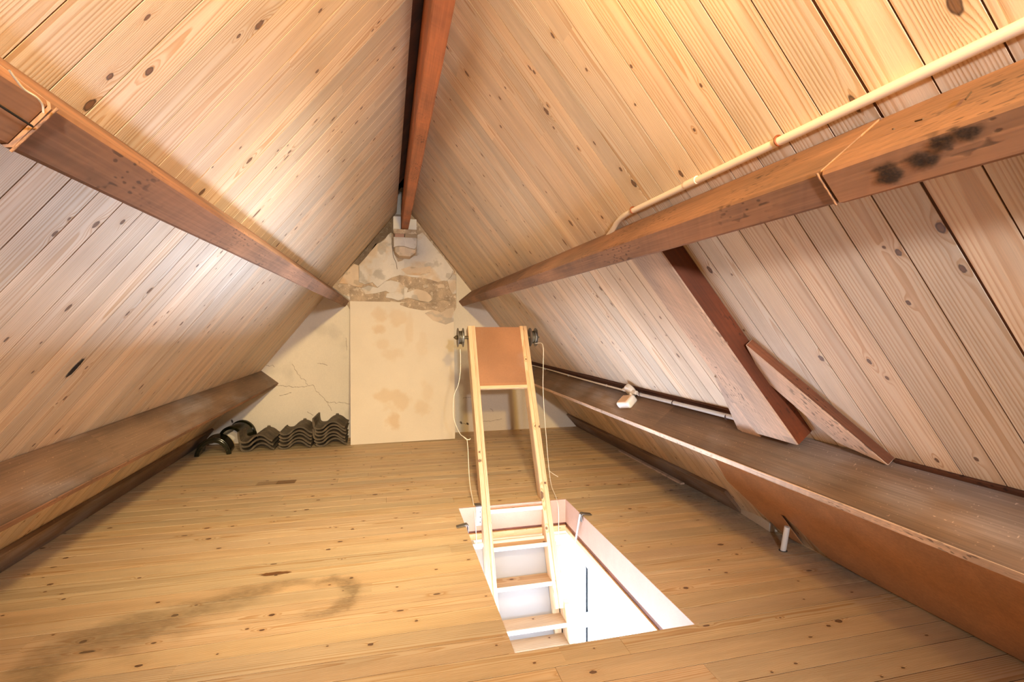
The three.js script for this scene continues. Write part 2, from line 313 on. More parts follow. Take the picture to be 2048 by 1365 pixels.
// ------------------------------------------------------------------ ceiling boards
{
  const ceiling = base('ceiling', 0, 0, 0); ceiling.userData.kind = 'structure'; ceiling.userData.label = 'two steep roof slopes lined with narrow knotty pine boards';
  const make = (side) => {
    const right = side > 0, D = right ? DR : DL, N = right ? NR : NL, W = right ? [0, 0, 1] : [0, 0, -1];
    const x0 = right ? XRR : XRL, start = right ? onR(x0) : onL(x0), endX = right ? FLR : FLL, len = Math.hypot(endX - x0, (right ? onR(endX) : onL(endX))[1] - start[1]) + 0.05;
    const g = new THREE.Group(); g.name = right ? 'roof_slope' : 'roof_slope_001'; g.position.set(...start); g.quaternion.copy(basisQ(D, W, N)); ceiling.add(g);
    // dark deck closes the roof, raised into the board gaps as painted joint shade
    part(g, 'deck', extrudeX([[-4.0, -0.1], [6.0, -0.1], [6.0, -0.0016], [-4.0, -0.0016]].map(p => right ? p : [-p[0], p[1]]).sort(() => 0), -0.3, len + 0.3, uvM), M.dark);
    const pitch = right ? 0.0925 : 0.095, ref = right ? -0.494 : -1.022; const cache = {};
    const k0 = Math.ceil((ref - 1.5) / pitch - 0) * -1 + 0;
    let n = 0;
    for (let k = -26; k < 60; k++) {
      const z1 = ref - pitch * k, z0 = z1 - pitch; if (z1 < ZB - 0.02 || z0 > ZF + 0.02) continue;
      const strip = (k * 7 + (right ? 3 : 0) + 160) % 16, flip = ((k + 40) >> 1) % 2 === 0, wide = right && (k === 1 || k === 2);
      let w = pitch - 0.0031; const key = strip + (flip ? 'f' : 'n') + (wide ? k : '');
      const shift = right && k === 1 ? 0.0007 : right && k === 2 ? -0.0007 : 0;
      if (wide) w -= 0.0014;
      const geo = cache[key] || (cache[key] = plankGeo(len, w, 0.02, strip, 0.02 + 0.013 * strip, flip));
      const zc = (z0 + z1) / 2 + shift;
      part(g, 'plank', geo, roofMats[(k * 3 + strip + 60) % 5], 0, right ? zc : -zc, rr(-0.0001, 0.0001)); n++;
    }
  };
  make(1); make(-1);
  const hole = markTex(128, [30, 24, 20], (x, y) => { const q = Math.hypot((x - 0.5) / 0.46, (y - 0.5) / 0.4) + 0.5 * (fbm(x * 7, y * 4, 3) - 0.5); return 1 - sst(0.72, 0.9, q); });
  const hg = part(ceiling.children[1], 'knot_hole', new THREE.PlaneGeometry(0.105, 0.034), std({ map: hole, transparent: true, roughness: 1, polygonOffset: true, polygonOffsetFactor: -1 }), (XRL + 0.895) * kL, 1.751, 0.001);
}

// ------------------------------------------------------------------ floor
const HX0 = 0.397, HX1 = 1.05, HZ0 = -2.905, HZ1 = -1.575;        // hatch opening
{
  const floor = base('floor', 0, 0, 0); floor.userData.kind = 'structure'; floor.userData.label = 'attic floor of narrow varnished pine boards with grey scuff marks';
  const pitch = 0.0956, X0 = -1.72, X1 = 2.02; const W3 = new THREE.Vector3();
  const put = (xa, xb, k, zc) => {
    const len = xb - xa, strip = Math.floor(rng() * 16), geo = plankGeo(len - 0.0012, pitch - 0.0034, 0.02, strip, rng(), rng() < 0.5, 0.00012);
    const m = part(floor, 'plank', geo, floorMats[Math.floor(rng() * 5)], xa + 0.0006, -0.00012 * rng(), zc); m.rotation.x = -Math.PI / 2;
  };
  for (let k = -34; k < 37; k++) {
    const z1 = HZ1 - pitch * k, z0 = z1 - pitch, zc = (z0 + z1) / 2; if (z1 < ZB - 0.02 || z0 > ZF + 0.02) continue;
    if (k >= 0 && k < 14) { put(X0, HX0, k, zc); put(HX1, X1, k, zc); }
    else { const c = rr(-0.9, 1.2); put(X0, c, k, zc); put(c, X1, k, zc); }
  }
  // sub-floor and the ceiling of the room below, with the hatch cut out
  const a = [-1.9, 2.2, -5.1, 1.85];
  const ho = 0.02;
  const ring = (y0, y1) => [box(a[0], HX0 - ho, y0, y1, a[2], a[3]), box(HX1 + ho, a[1], y0, y1, a[2], a[3]), box(HX0 - ho, HX1 + ho, y0, y1, a[2], HZ0 - ho), box(HX0 - ho, HX1 + ho, y0, y1, HZ1 + ho, a[3])];
  part(floor, 'subfloor', mergeGeometries(ring(-0.23, -0.0014)), M.dark);  // dark top sits just under the floor boards, painting shade into their gaps
  structure('ceiling', mergeGeometries(ring(-0.25, -0.23)), M.whiteRoom);
  // wear marks, thin films of dirt with shapes of their own
  const film = (name, tex, col, x0, x1, z0, z1, y, rough = 0.8) => {
    const g = new THREE.PlaneGeometry(x1 - x0, z1 - z0); g.rotateX(-Math.PI / 2);
    const m = part(floor, name, g, std({ map: tex, transparent: true, roughness: rough, color: col, polygonOffset: true, polygonOffsetFactor: -1 }), (x0 + x1) / 2, y, (z0 + z1) / 2); return m;
  };
  const scuff = markTex(512, [146, 128, 96], (x, y) => {
    const n = fbm(x * 7, y * 9, 5) - 0.5, band = (cx, cy, w, h, r) => { const dx = x - cx, dy = y - cy, c = Math.cos(r), s = Math.sin(r); return Math.hypot((dx * c + dy * s) / w, (-dx * s + dy * c) / h); };
    const q = Math.min(band(0.34, 0.42, 0.34, 0.2, 0.7) + 1.2 * n, band(0.66, 0.66, 0.4, 0.08, 0.2) + 1.5 * n, band(0.15, 0.2, 0.18, 0.16, 0.7) + 1.4 * n);
    return 0.5 * (1 - sst(0.2, 1.3, q)) * (0.55 + 0.45 * vn(x * 60, y * 160)) * sst(0, 0.06, x) * sst(0, 0.06, 1 - x) * sst(0, 0.06, y) * sst(0, 0.06, 1 - y);
  });
  film('scuff_mark', scuff, new THREE.Color(1, 1, 1), -1.15, -0.28, -2.4, -1.7, 0.0012);
  const curl = markTex(256, [146, 126, 94], (x, y) => { const dx = x - 0.5, dy = y - 0.5, r = Math.hypot(dx, dy), a = Math.atan2(dy, dx), n = fbm(x * 9, y * 9, 4) - 0.5; return 0.5 * Math.exp(-Math.pow((r - 0.33 + 0.16 * n) / 0.1, 2)) * sst(-2.7, -0.9, a) * (1 - sst(1.6, 2.5, a)) * (0.5 + 0.5 * vn(x * 30, y * 90)); });
  film('scuff_mark', curl, new THREE.Color(1, 1, 1), -0.4, -0.08, -2.26, -1.9, 0.0013);
  const knot = markTex(128, [120, 74, 28], (x, y) => { const q = Math.hypot((x - 0.5) / 0.44, (y - 0.5) / 0.3) + 0.6 * (fbm(x * 9, y * 5, 3) - 0.5); return 0.75 * (1 - sst(0.6, 0.95, q)); });
  film('resin_pocket', knot, new THREE.Color(1, 1, 1), -0.56, -0.38, -2.35, -2.29, 0.0011);
  const patch = markTex(64, [120, 78, 36], (x, y) => 0.6 * sst(0.02, 0.05, x) * sst(0.02, 0.05, 1 - x) * sst(0.05, 0.15, y) * sst(0.05, 0.15, 1 - y) * (x > 0.5 ? 1 : 0.5) * (0.7 + 0.3 * vn(x * 12, y * 30)));
  film('repair_patch', patch, new THREE.Color(1, 1, 1), -0.86, -0.6, -3.72, -3.62, 0.0011);
  const dust = markTex(512, [146, 142, 140], (x, y) => { const n = fbm(x * 5, y * 12, 5) - 0.4; return 0.5 * sst(0.45, 1, x + 0.5 * n) * (0.6 + 0.4 * vn(x * 40, y * 200)) * sst(0, 0.1, y) * sst(0, 0.1, 1 - y); });
  film('dust_film', dust, new THREE.Color(1, 1, 1), 1.35, 1.93, -3.3, -1.55, 0.0012, 0.95);
}

// ------------------------------------------------------------------ gable walls
{
  const wuv = (x, y) => [(x - WALL.x0) / WALL.w, (y - WALL.y0) / WALL.h];
  const pent = [[-1.86, -0.04], [2.16, -0.04], [0.2, 2.36], [0.08, 2.36]].map(p => p);
  const wb = structure('wall_back', slabXY([[-1.85, -0.05], [2.15, -0.05], [0.165, 2.4], [0.125, 2.4]], ZB - 0.1, 0.1, 0, wuv), M.wall); wb.userData.label = 'cream plastered gable wall with fine cracks behind the chimney';
  const wf = structure('wall_front', slabXY([[-1.85, -0.05], [2.15, -0.05], [0.165, 2.4], [0.125, 2.4]], ZF, 0.1, 0, wuv), M.wall); wf.userData.label = 'cream plastered gable wall at the near end of the attic';
}

// ------------------------------------------------------------------ purlins and ridge
const offR = (xj, h, w) => { const j = onR(xj); return [[j[0], j[1]], [j[0] + NR[0] * h, j[1] + NR[1] * h], [j[0] + NR[0] * h + DR[0] * w, j[1] + NR[1] * h + DR[1] * w], [j[0] + DR[0] * w, j[1] + DR[1] * w]]; };
const offL = (xj, h, w) => { const j = onL(xj); return [[j[0], j[1]], [j[0] + NL[0] * h, j[1] + NL[1] * h], [j[0] + NL[0] * h + DL[0] * w, j[1] + NL[1] * h + DL[1] * w], [j[0] + DL[0] * w, j[1] + DL[1] * w]]; };
function member(name, poly, z0, z1, mat, label, category, group, opt = {}) {
  const cx = poly.reduce((s, p) => s + p[0], 0) / poly.length, cy = Math.min(...poly.map(p => p[1]));
  const g = base(name, cx, cy, z1); const lp = poly.map(p => [p[0] - cx, p[1] - cy]);
  part(g, 'timber', beamZ(lp, z0 - z1, 0, { seg: Math.ceil((z1 - z0) * 5), jit: 0.0016, seed: z0 * 3 + cx * 7, c: 0.005, ...opt }), mat);
  tag(g, label, category, group); return g;
}
member('ridge_beam', [[0.119, 1.947], [0.182, 1.947], [0.182, 2.19], [0.119, 2.17]], -4.74, ZF, M.ridge, 'dark red-brown ridge beam running along the peak of the roof', 'beam');
const purR = offR(0.81, 0.166, 0.0635), purL = offL(-0.508, 0.2, 0.066);
const shelfR = offR(1.405, 0.193, 0.034), shelfL = offL(-1.12, 0.187, 0.03);
const pRfar = member('roof_purlin', purR, ZB, -0.678, M.purlin, 'far length of the right upper purlin, from the upright joint to the gable', 'beam');
const pRnear = member('roof_purlin', purR.map(p => [p[0] - 0.002, p[1] - 0.004]), -0.672, ZF, M.purlin, 'near length of the right upper purlin with two black burn marks', 'beam');
const pLfar = member('roof_purlin', purL, ZB, -0.652, M.purlin, 'far length of the left upper purlin, brown beam running back to the chimney', 'beam');
const pLnear = member('roof_purlin', purL.map(p => [p[0] - 0.004, p[1] + 0.003]), -0.650, ZF, M.purlin, 'short near stub of the left upper purlin with a split and loose cord', 'beam');
const sR = member('wall_plank', shelfR, ZB, ZF, M.shelf, 'dusty wide plank set on edge into the lower right slope, like a shelf', 'plank');
const sL = member('wall_plank', shelfL, ZB, ZF, M.shelf, 'brown wide plank set on edge into the lower left slope, like a shelf', 'plank');
{ // pale sawn front edge of each wide plank
  const edge = (g, poly, mat, lab) => { const cx = g.position.x, cy = g.position.y; const a = poly[1], b = poly[2]; const mx = (a[0] + b[0]) / 2, my = (a[1] + b[1]) / 2; const inw = poly === shelfR ? NR : NL;
    const e = 0.0025; const q = [[a[0], a[1]], [a[0] + inw[0] * e, a[1] + inw[1] * e], [b[0] + inw[0] * e, b[1] + inw[1] * e], [b[0], b[1]]].map(p => [p[0] - cx, p[1] - cy]);
    const m = part(g, 'front_edge', beamZ(q, ZB - g.position.z + 0.005, -0.005, { seg: 20, jit: 0.0006, c: 0.0004 }), mat); m.userData.label = lab; };
  edge(sR, shelfR, M.sawn, 'pale rough sawn front edge'); edge(sL, shelfL, M.purlin, 'brown sawn front edge');
  // dark strips added along the right plank back, standing in for a shadow gap
  const j = onR(1.405), a = onR(1.372), o = sR.position; const bt = [[j[0], j[1]], [a[0], a[1]], [a[0] + NR[0] * 0.008, a[1] + NR[1] * 0.008], [j[0] + NR[0] * 0.012, j[1] + NR[1] * 0.012]].map(p => [p[0] - o.x, p[1] - o.y]);
  part(sR, 'gap_shade_strip', beamZ(bt, ZB - o.z + 0.01, -1.62 - o.z, { seg: 30, jit: 0.004, c: 0.001 }), M.dark);
  const bt2 = [[j[0], j[1]], [j[0] - DR[0] * 0.012, j[1] - DR[1] * 0.012], [j[0] - DR[0] * 0.012 + NR[0] * 0.008, j[1] - DR[1] * 0.012 + NR[1] * 0.008], [j[0] + NR[0] * 0.01, j[1] + NR[1] * 0.01]].map(p => [p[0] - o.x, p[1] - o.y]);
  part(sR, 'gap_shade_strip', beamZ(bt2, -1.13 - o.z, -0.01, { seg: 20, jit: 0.004, c: 0.001 }), M.dark);
}
// marks on the inner face of the near right purlin
{
  const quad = (g, name, tex, s0, s1, z0, z1, poly, N, D) => {    // s measured down the inner face from its upper edge
    const a = poly[1]; const off = 0.0055; const w = s1 - s0, l = z1 - z0; const geo = new THREE.PlaneGeometry(l, w);
    const X = N === NR ? [0, 0, 1] : [0, 0, -1], Y = [-D[0], -D[1], 0];
    const m = part(g, name, geo, std({ map: tex, transparent: true, roughness: 0.9, polygonOffset: true, polygonOffsetFactor: -1 }));
    m.quaternion.copy(basisQ(X, Y, N)); const sc = (s0 + s1) / 2; m.position.set(a[0] + D[0] * sc + N[0] * off - g.position.x, a[1] + D[1] * sc + N[1] * off - g.position.y, (z0 + z1) / 2 - g.position.z); return m;
  };
  const burn = (sd) => markTex(256, [38, 28, 24], (x, y) => { const n = fbm(x * 6 + sd, y * 5 + sd, 5) - 0.5; const q = Math.min(Math.hypot((x - 0.3) / 0.2, (y - 0.5) / 0.36), Math.hypot((x - 0.68) / 0.2, (y - 0.6) / 0.3)) + 1.1 * n; return 0.9 * (1 - sst(0.4, 1.15, q)) * (0.7 + 0.3 * vn(x * 40, y * 20)) * sst(0, 0.05, x) * sst(0, 0.05, 1 - x) * sst(0, 0.05, y) * sst(0, 0.05, 1 - y); });
  quad(pRnear, 'burn_mark', burn(3), 0.014, 0.062, -0.612, -0.49, purR, NR, DR);
  quad(pRnear, 'burn_mark', burn(11), -0.001, 0.038, -0.522, -0.435, purR, NR, DR);
  for (const [h0, z0, h1, z1] of [[0.078, -0.502, 0.1, -0.497], [0.109, -0.556, 0.113, -0.543], [0.104, -0.592, 0.107, -0.588]]) {   // bent nails on the upper face
    const b = purR[0], q = (h, z) => [b[0] + NR[0] * h - DR[0] * 0.003 - pRnear.position.x, b[1] + NR[1] * h - DR[1] * 0.003 - pRnear.position.y, z - pRnear.position.z];
    part(pRnear, 'nail', rod(q(h0, z0), q(h1, z1), 0.0013, 6), M.nail);
  }
  // batten end that closes the joint
  const jp = purR[1], jq = purR[2], ce = (a) => [a[0] + NR[0] * 0.003 - pRfar.position.x, a[1] + NR[1] * 0.003 - pRfar.position.y, -0.680 - pRfar.position.z];
  part(pRfar, 'joint_splinter', rod(ce(jp), ce(jq), 0.0022, 7), M.purlin);
  const lp = purL[1], lq = purL[2], cl = (a, dz) => [a[0] + NL[0] * 0.002 - pLfar.position.x, a[1] + NL[1] * 0.002 - pLfar.position.y, dz - pLfar.position.z];
  part(pLfar, 'joint_splinter', rod(cl(lp, -0.6535), cl(lq, -0.6515), 0.0016, 7), M.purlin);
  const n = pLnear.position, mid = [(lp[0] + lq[0]) / 2 + NL[0] * 0.001 - n.x - 0.004, (lp[1] + lq[1]) / 2 - n.y + NL[1] * 0.001 + 0.003];
  part(pLnear, 'split', rod([-0.371 - n.x + NL[0] * 0.003, 1.266 - n.y + NL[1] * 0.003, -0.645 - n.z], [-0.367 - n.x + NL[0] * 0.003, 1.271 - n.y + NL[1] * 0.003, -0.5 - n.z], 0.0014, 6), M.black);
  const cordM = new THREE.Mesh(tube([[-0.349, 1.294, -0.57], [-0.351, 1.291, -0.582], [-0.353, 1.288, -0.597], [-0.353, 1.288, -0.615], [-0.355, 1.286, -0.627], [-0.359, 1.281, -0.636]].map(p => [p[0] + NL[0] * 0.007, p[1] + NL[1] * 0.007, p[2]]), 0.0011, 30, 7), M.cord);
  cordM.name = numbered('cord_end'); scene.add(cordM); tag(cordM, 'short pale cord end lying on the near stub of the left purlin', 'cord');
}

// ------------------------------------------------------------------ slope baseboards and loose strip
{
  const bR = [onR(1.94, 0.0), onR(1.94, 0.026), onR(1.83, 0.026), onR(1.83, 0)].map(p => [p[0], Math.max(0.001, p[1])]);
  const br = structure('baseboard_right', beamZ([[1.925, 0.001], [1.945, 0.001], [1.945, 0.015], onR(1.828, 0.001).slice(0, 2), onR(1.828, 0.022).slice(0, 2)], ZB + 0.01, -2.44, { seg: 20, jit: 0.001, c: 0.0015 }), M.shelf); br.userData.label = 'brown board along the foot of the right slope';
  const bl = structure('baseboard_left', beamZ([[-1.6, 0.001], [-1.64, 0.001], onL(-1.52, 0.001).slice(0, 2), onL(-1.52, 0.024).slice(0, 2)], ZB + 0.01, ZF - 0.01, { seg: 40, jit: 0.001, c: 0.002 }), M.shelf); bl.userData.label = 'brown board along the foot of the left slope';
  const ls = base('wood_strip', 1.9, 0, -3.45); part(ls, 'strip', stickGeo(0.93, 0.03, 0.012, 4, 0.3, 0.0015).rotateX(-Math.PI / 2).rotateY(Math.PI / 2).translate(0, 0.0065, 0), M.rafter);
  tag(ls, 'loose thin wooden strip lying along the foot of the right slope', 'strip');
}

// ------------------------------------------------------------------ rafter, gusset, brace on the lower right slope
{
  const qR = basisQ(DR, [0, 0, 1], NR);
  const s0 = onR(0.83, 0), len = (x) => (x - 0.83) * kR;
  const rf = base('rafter', ...onR(1.36, 0, -1.5));
  const L0 = -len(1.36), L1 = 0.03;
  const put = (g, name, geo, mat, zOff = 0) => { const m = part(g, name, geo, mat, 0, 0, zOff); m.quaternion.copy(qR); return m; };
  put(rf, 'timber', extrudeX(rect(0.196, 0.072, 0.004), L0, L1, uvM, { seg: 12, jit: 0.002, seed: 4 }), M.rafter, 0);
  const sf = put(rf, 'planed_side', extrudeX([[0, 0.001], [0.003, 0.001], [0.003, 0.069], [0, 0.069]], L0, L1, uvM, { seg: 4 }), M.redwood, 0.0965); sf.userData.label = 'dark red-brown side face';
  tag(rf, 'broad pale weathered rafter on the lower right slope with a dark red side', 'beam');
  const gus = base('gusset_board', ...onR(1.3, 0, -1.62));
  const P = [[-0.12, 0.0], [-0.13, -0.02], [0.16, -0.125], [0.2, -0.02], [0.2, 0.0]];
  const gg = new THREE.ExtrudeGeometry(shapeOf(P), { depth: 0.05, bevelEnabled: true, bevelThickness: 0.002, bevelSize: 0.002, bevelOffset: -0.002, bevelSegments: 1 });
  const gm = part(gus, 'board', gg, M.rafter, NR[0] * 0.003, NR[1] * 0.003, 0); gm.quaternion.copy(qR);
  tag(gus, 'small wedge board nailed beside the foot of the pale rafter', 'board');
  // diagonal brace
  const a = new THREE.Vector3(...onR(1.13, 0, -1.384)), b = new THREE.Vector3(...onR(1.4, 0, -1.135)); const br = base('brace_board', ...onR(1.26, 0, -1.27));
  const dir = b.clone().sub(a).normalize(), nn = new THREE.Vector3(...NR), wd = nn.clone().cross(dir);   // toward the near side
  const q = new THREE.Quaternion().setFromRotationMatrix(new THREE.Matrix4().makeBasis(dir, wd, nn)); const L = a.distanceTo(b);
  const o = a.clone().sub(br.position);
  const w = 0.1, t = 0.026;
  const g1 = new THREE.ExtrudeGeometry(shapeOf([[0.0, 0], [L, 0], [L - 0.11, -w], [0.11, -w]]), { depth: t, bevelEnabled: true, bevelThickness: 0.0015, bevelSize: 0.0015, bevelOffset: -0.0015, bevelSegments: 1 });
  const m1 = part(br, 'board', g1, M.rafter, o.x + NR[0] * 0.002, o.y + NR[1] * 0.002, o.z); m1.quaternion.copy(q);
  const g2 = extrudeX([[0, 0.001], [0.004, 0.001], [0.004, t + 0.001], [0, t + 0.001]], 0.002, L - 0.002, uvM); const m2 = part(br, 'upper_edge', g2, M.dark, o.x, o.y, o.z); m2.quaternion.copy(q); m2.userData.label = 'dark upper edge';
  m2.material = std({ map: beam2, roughness: 0.9, color: tint(0.42, 0.3, 0.26) });  // edge strip tinted darker than the board face
  tag(br, 'narrow slanting brace board below the pale rafter with a dark upper edge', 'board');
}

// ------------------------------------------------------------------ hardboard sheet, pipe stub, wood offcut
{
  const qR = basisQ(DR, [0, 0, 1], NR);
  const hb = base('hardboard_sheet', ...onR(1.93, 0.012, -1.6)); const s = (x) => (x - 1.93) * kR, z = v => v + 1.6;
  const pts = [[s(1.45), z(-2.2)], [s(1.6), z(-2.24)], [s(1.74), z(-2.3)], [s(1.9), z(-2.13)], [s(1.925), z(-2.06)], [s(1.925), z(-2.0)], [s(1.8), z(-2.0)], [s(1.795), z(-1.965)], [s(1.922), z(-1.85)], [s(1.93), z(-1.7)], [s(1.925), z(-0.3)], [s(1.75), z(-0.62)], [s(1.55), z(-0.8)], [s(1.45), z(-0.9)]];
  const gg = new THREE.ExtrudeGeometry(shapeOf(pts), { depth: 0.005, bevelEnabled: false }); const m = part(hb, 'sheet', gg, M.hard); m.quaternion.copy(qR);
  tag(hb, 'brown hardboard sheet leaning under the right wall plank down to the floor', 'board');
  const st = base('pipe_stub', 1.798, 0, -1.993); part(st, 'pipe', rod([0, 0.0, 0], [0.012, 0.115, 0.012], 0.0125, 20), M.white); part(st, 'floor_hole', new THREE.CylinderGeometry(0.019, 0.019, 0.0015, 20).translate(0, 0.0012, 0), M.black);
  tag(st, 'short white plastic pipe stub rising from the floor by the hardboard', 'pipe');
  const wb = base('wood_offcut', 1.93, 0, -2.32); const g = stickGeo(0.27, 0.05, 0.045, 7, 0.6, 0.004); g.rotateY(Math.PI / 2 - 0.12); part(wb, 'block', g.translate(0, 0.024, 0), M.whiteWash);
  tag(wb, 'whitish rough wood offcut lying on the floor at the end of the hardboard', 'offcut');
}

// ------------------------------------------------------------------ conduits and socket
{
  const h = 0.013, u = base('conduit', ...onR(0.79, 0, -1.6)); const P = u.position; const pt = (x, hh, z) => { const p = onR(x, hh, z); return [p[0] - P.x, p[1] - P.y, p[2] - P.z]; };
  part(u, 'pipe', rod(pt(0.784, h, 1.7), pt(0.786, h, -1.5), 0.0092, 18), M.pipe);
  part(u, 'bend', tube([pt(0.786, h, -1.495), pt(0.787, h, -1.56), pt(0.793, h, -1.63), pt(0.806, h + 0.002, -1.7), pt(0.815, h, -1.76)], 0.0092, 24, 14), M.pipe);
  part(u, 'coupling', rod(pt(0.785, h, -1.2), pt(0.785, h, -1.15), 0.0107, 18), M.pipe);
  for (const z of [-1.5, -0.87, 0.1]) { const c = new THREE.TorusGeometry(0.0102, 0.0022, 8, 20); part(u, 'clip', c, M.clip, ...pt(0.7845, h, z)); }
  tag(u, 'cream plastic conduit running along the top of the right upper purlin', 'conduit');

  const l = base('conduit', ...onR(1.39, 0, -2.6)), Q = l.position; const qt = (x, hh, z) => { const p = onR(x, hh, z); return [p[0] - Q.x, p[1] - Q.y, p[2] - Q.z]; };
  part(l, 'cable', tube([qt(1.402, 0.01, -4.99), qt(1.392, 0.02, -4.2), qt(1.388, 0.03, -3.4), qt(1.384, 0.034, -2.75)], 0.0058, 60, 10), M.pipe);
  for (const z of [-3.0, -3.7, -4.3]) part(l, 'clip', new THREE.TorusGeometry(0.0062, 0.002, 8, 14), M.pipeGrey, ...qt(1.386, 0.032, z));
  part(l, 'pipe', rod(qt(1.382, 0.036, -2.56), qt(1.3765, 0.032, -1.735), 0.0092, 16), M.pipeGrey);
  for (const z of [-2.53, -2.2, -1.8]) part(l, 'clip', new THREE.TorusGeometry(0.0102, 0.0026, 8, 18), M.clipDark, ...qt(1.379, 0.035, z));
  tag(l, 'white cable and grey conduit along the back of the right wall plank', 'conduit');

  const jb = base('junction_box', ...onR(1.378, 0.036, -2.655)); const lathe = new THREE.LatheGeometry([[0, 0], [0.037, 0], [0.04, 0.006], [0.04, 0.026], [0.034, 0.034], [0, 0.036]].map(p => new THREE.Vector2(...p)), 28);
  const qn = new THREE.Quaternion().setFromUnitVectors(new THREE.Vector3(0, 1, 0), new THREE.Vector3(-DR[0], -DR[1], 0).normalize());
  const body = part(jb, 'box', lathe, M.pipe); body.quaternion.setFromUnitVectors(new THREE.Vector3(0, 1, 0), new THREE.Vector3(...NR)); body.position.set(-NR[0] * 0.022, -NR[1] * 0.022, 0);
  part(jb, 'spout', rod([0, 0, -0.035], [0, 0, -0.075], 0.011, 14), M.pipe); part(jb, 'spout', rod([0, 0, 0.035], [0, 0, 0.08], 0.012, 14), M.pipe);
  part(jb, 'elbow', tube([[-0.005, -0.01, 0.025], [-0.02, -0.03, 0.05], [-0.035, -0.05, 0.06], [-0.045, -0.062, 0.05]], 0.0095, 20, 12), M.pipe);
  tag(jb, 'round cream junction box on the white cable at the right slope', 'box');
  const so = base('wall_socket', ...onR(1.405, 0.098, -2.625)); const g = new RoundedBoxGeometry(0.075, 0.045, 0.11, 3, 0.014); const sb = part(so, 'housing', g, M.white);
  const X = [-NR[0], -NR[1], 0], Y = [-DR[0], -DR[1], 0], Z = [0, 0, 1]; const q = basisQ(NR, [DR[1] * NR[2] - 0, 0, 0].map((v, i) => [-DR[0], -DR[1], 0][i]), [0, 0, -1].map((v, i) => v)); 
  sb.quaternion.copy(basisQ(NR, Y, [NR[1] * Y[2] - NR[2] * Y[1], NR[2] * Y[0] - NR[0] * Y[2], NR[0] * Y[1] - NR[1] * Y[0]])); sb.rotateY(0.25); sb.position.set(-DR[0] * 0.021, -DR[1] * 0.021, 0);
  const face = part(so, 'socket_face', new RoundedBoxGeometry(0.06, 0.006, 0.075, 2, 0.0028), std({ color: 0xcfa987, roughness: 0.5 })); face.quaternion.copy(sb.quaternion); face.position.copy(sb.position).add(new THREE.Vector3(-DR[0] * 0.0225, -DR[1] * 0.0225, 0));
  tag(so, 'white surface socket hanging below the junction box on the right plank', 'socket');
}

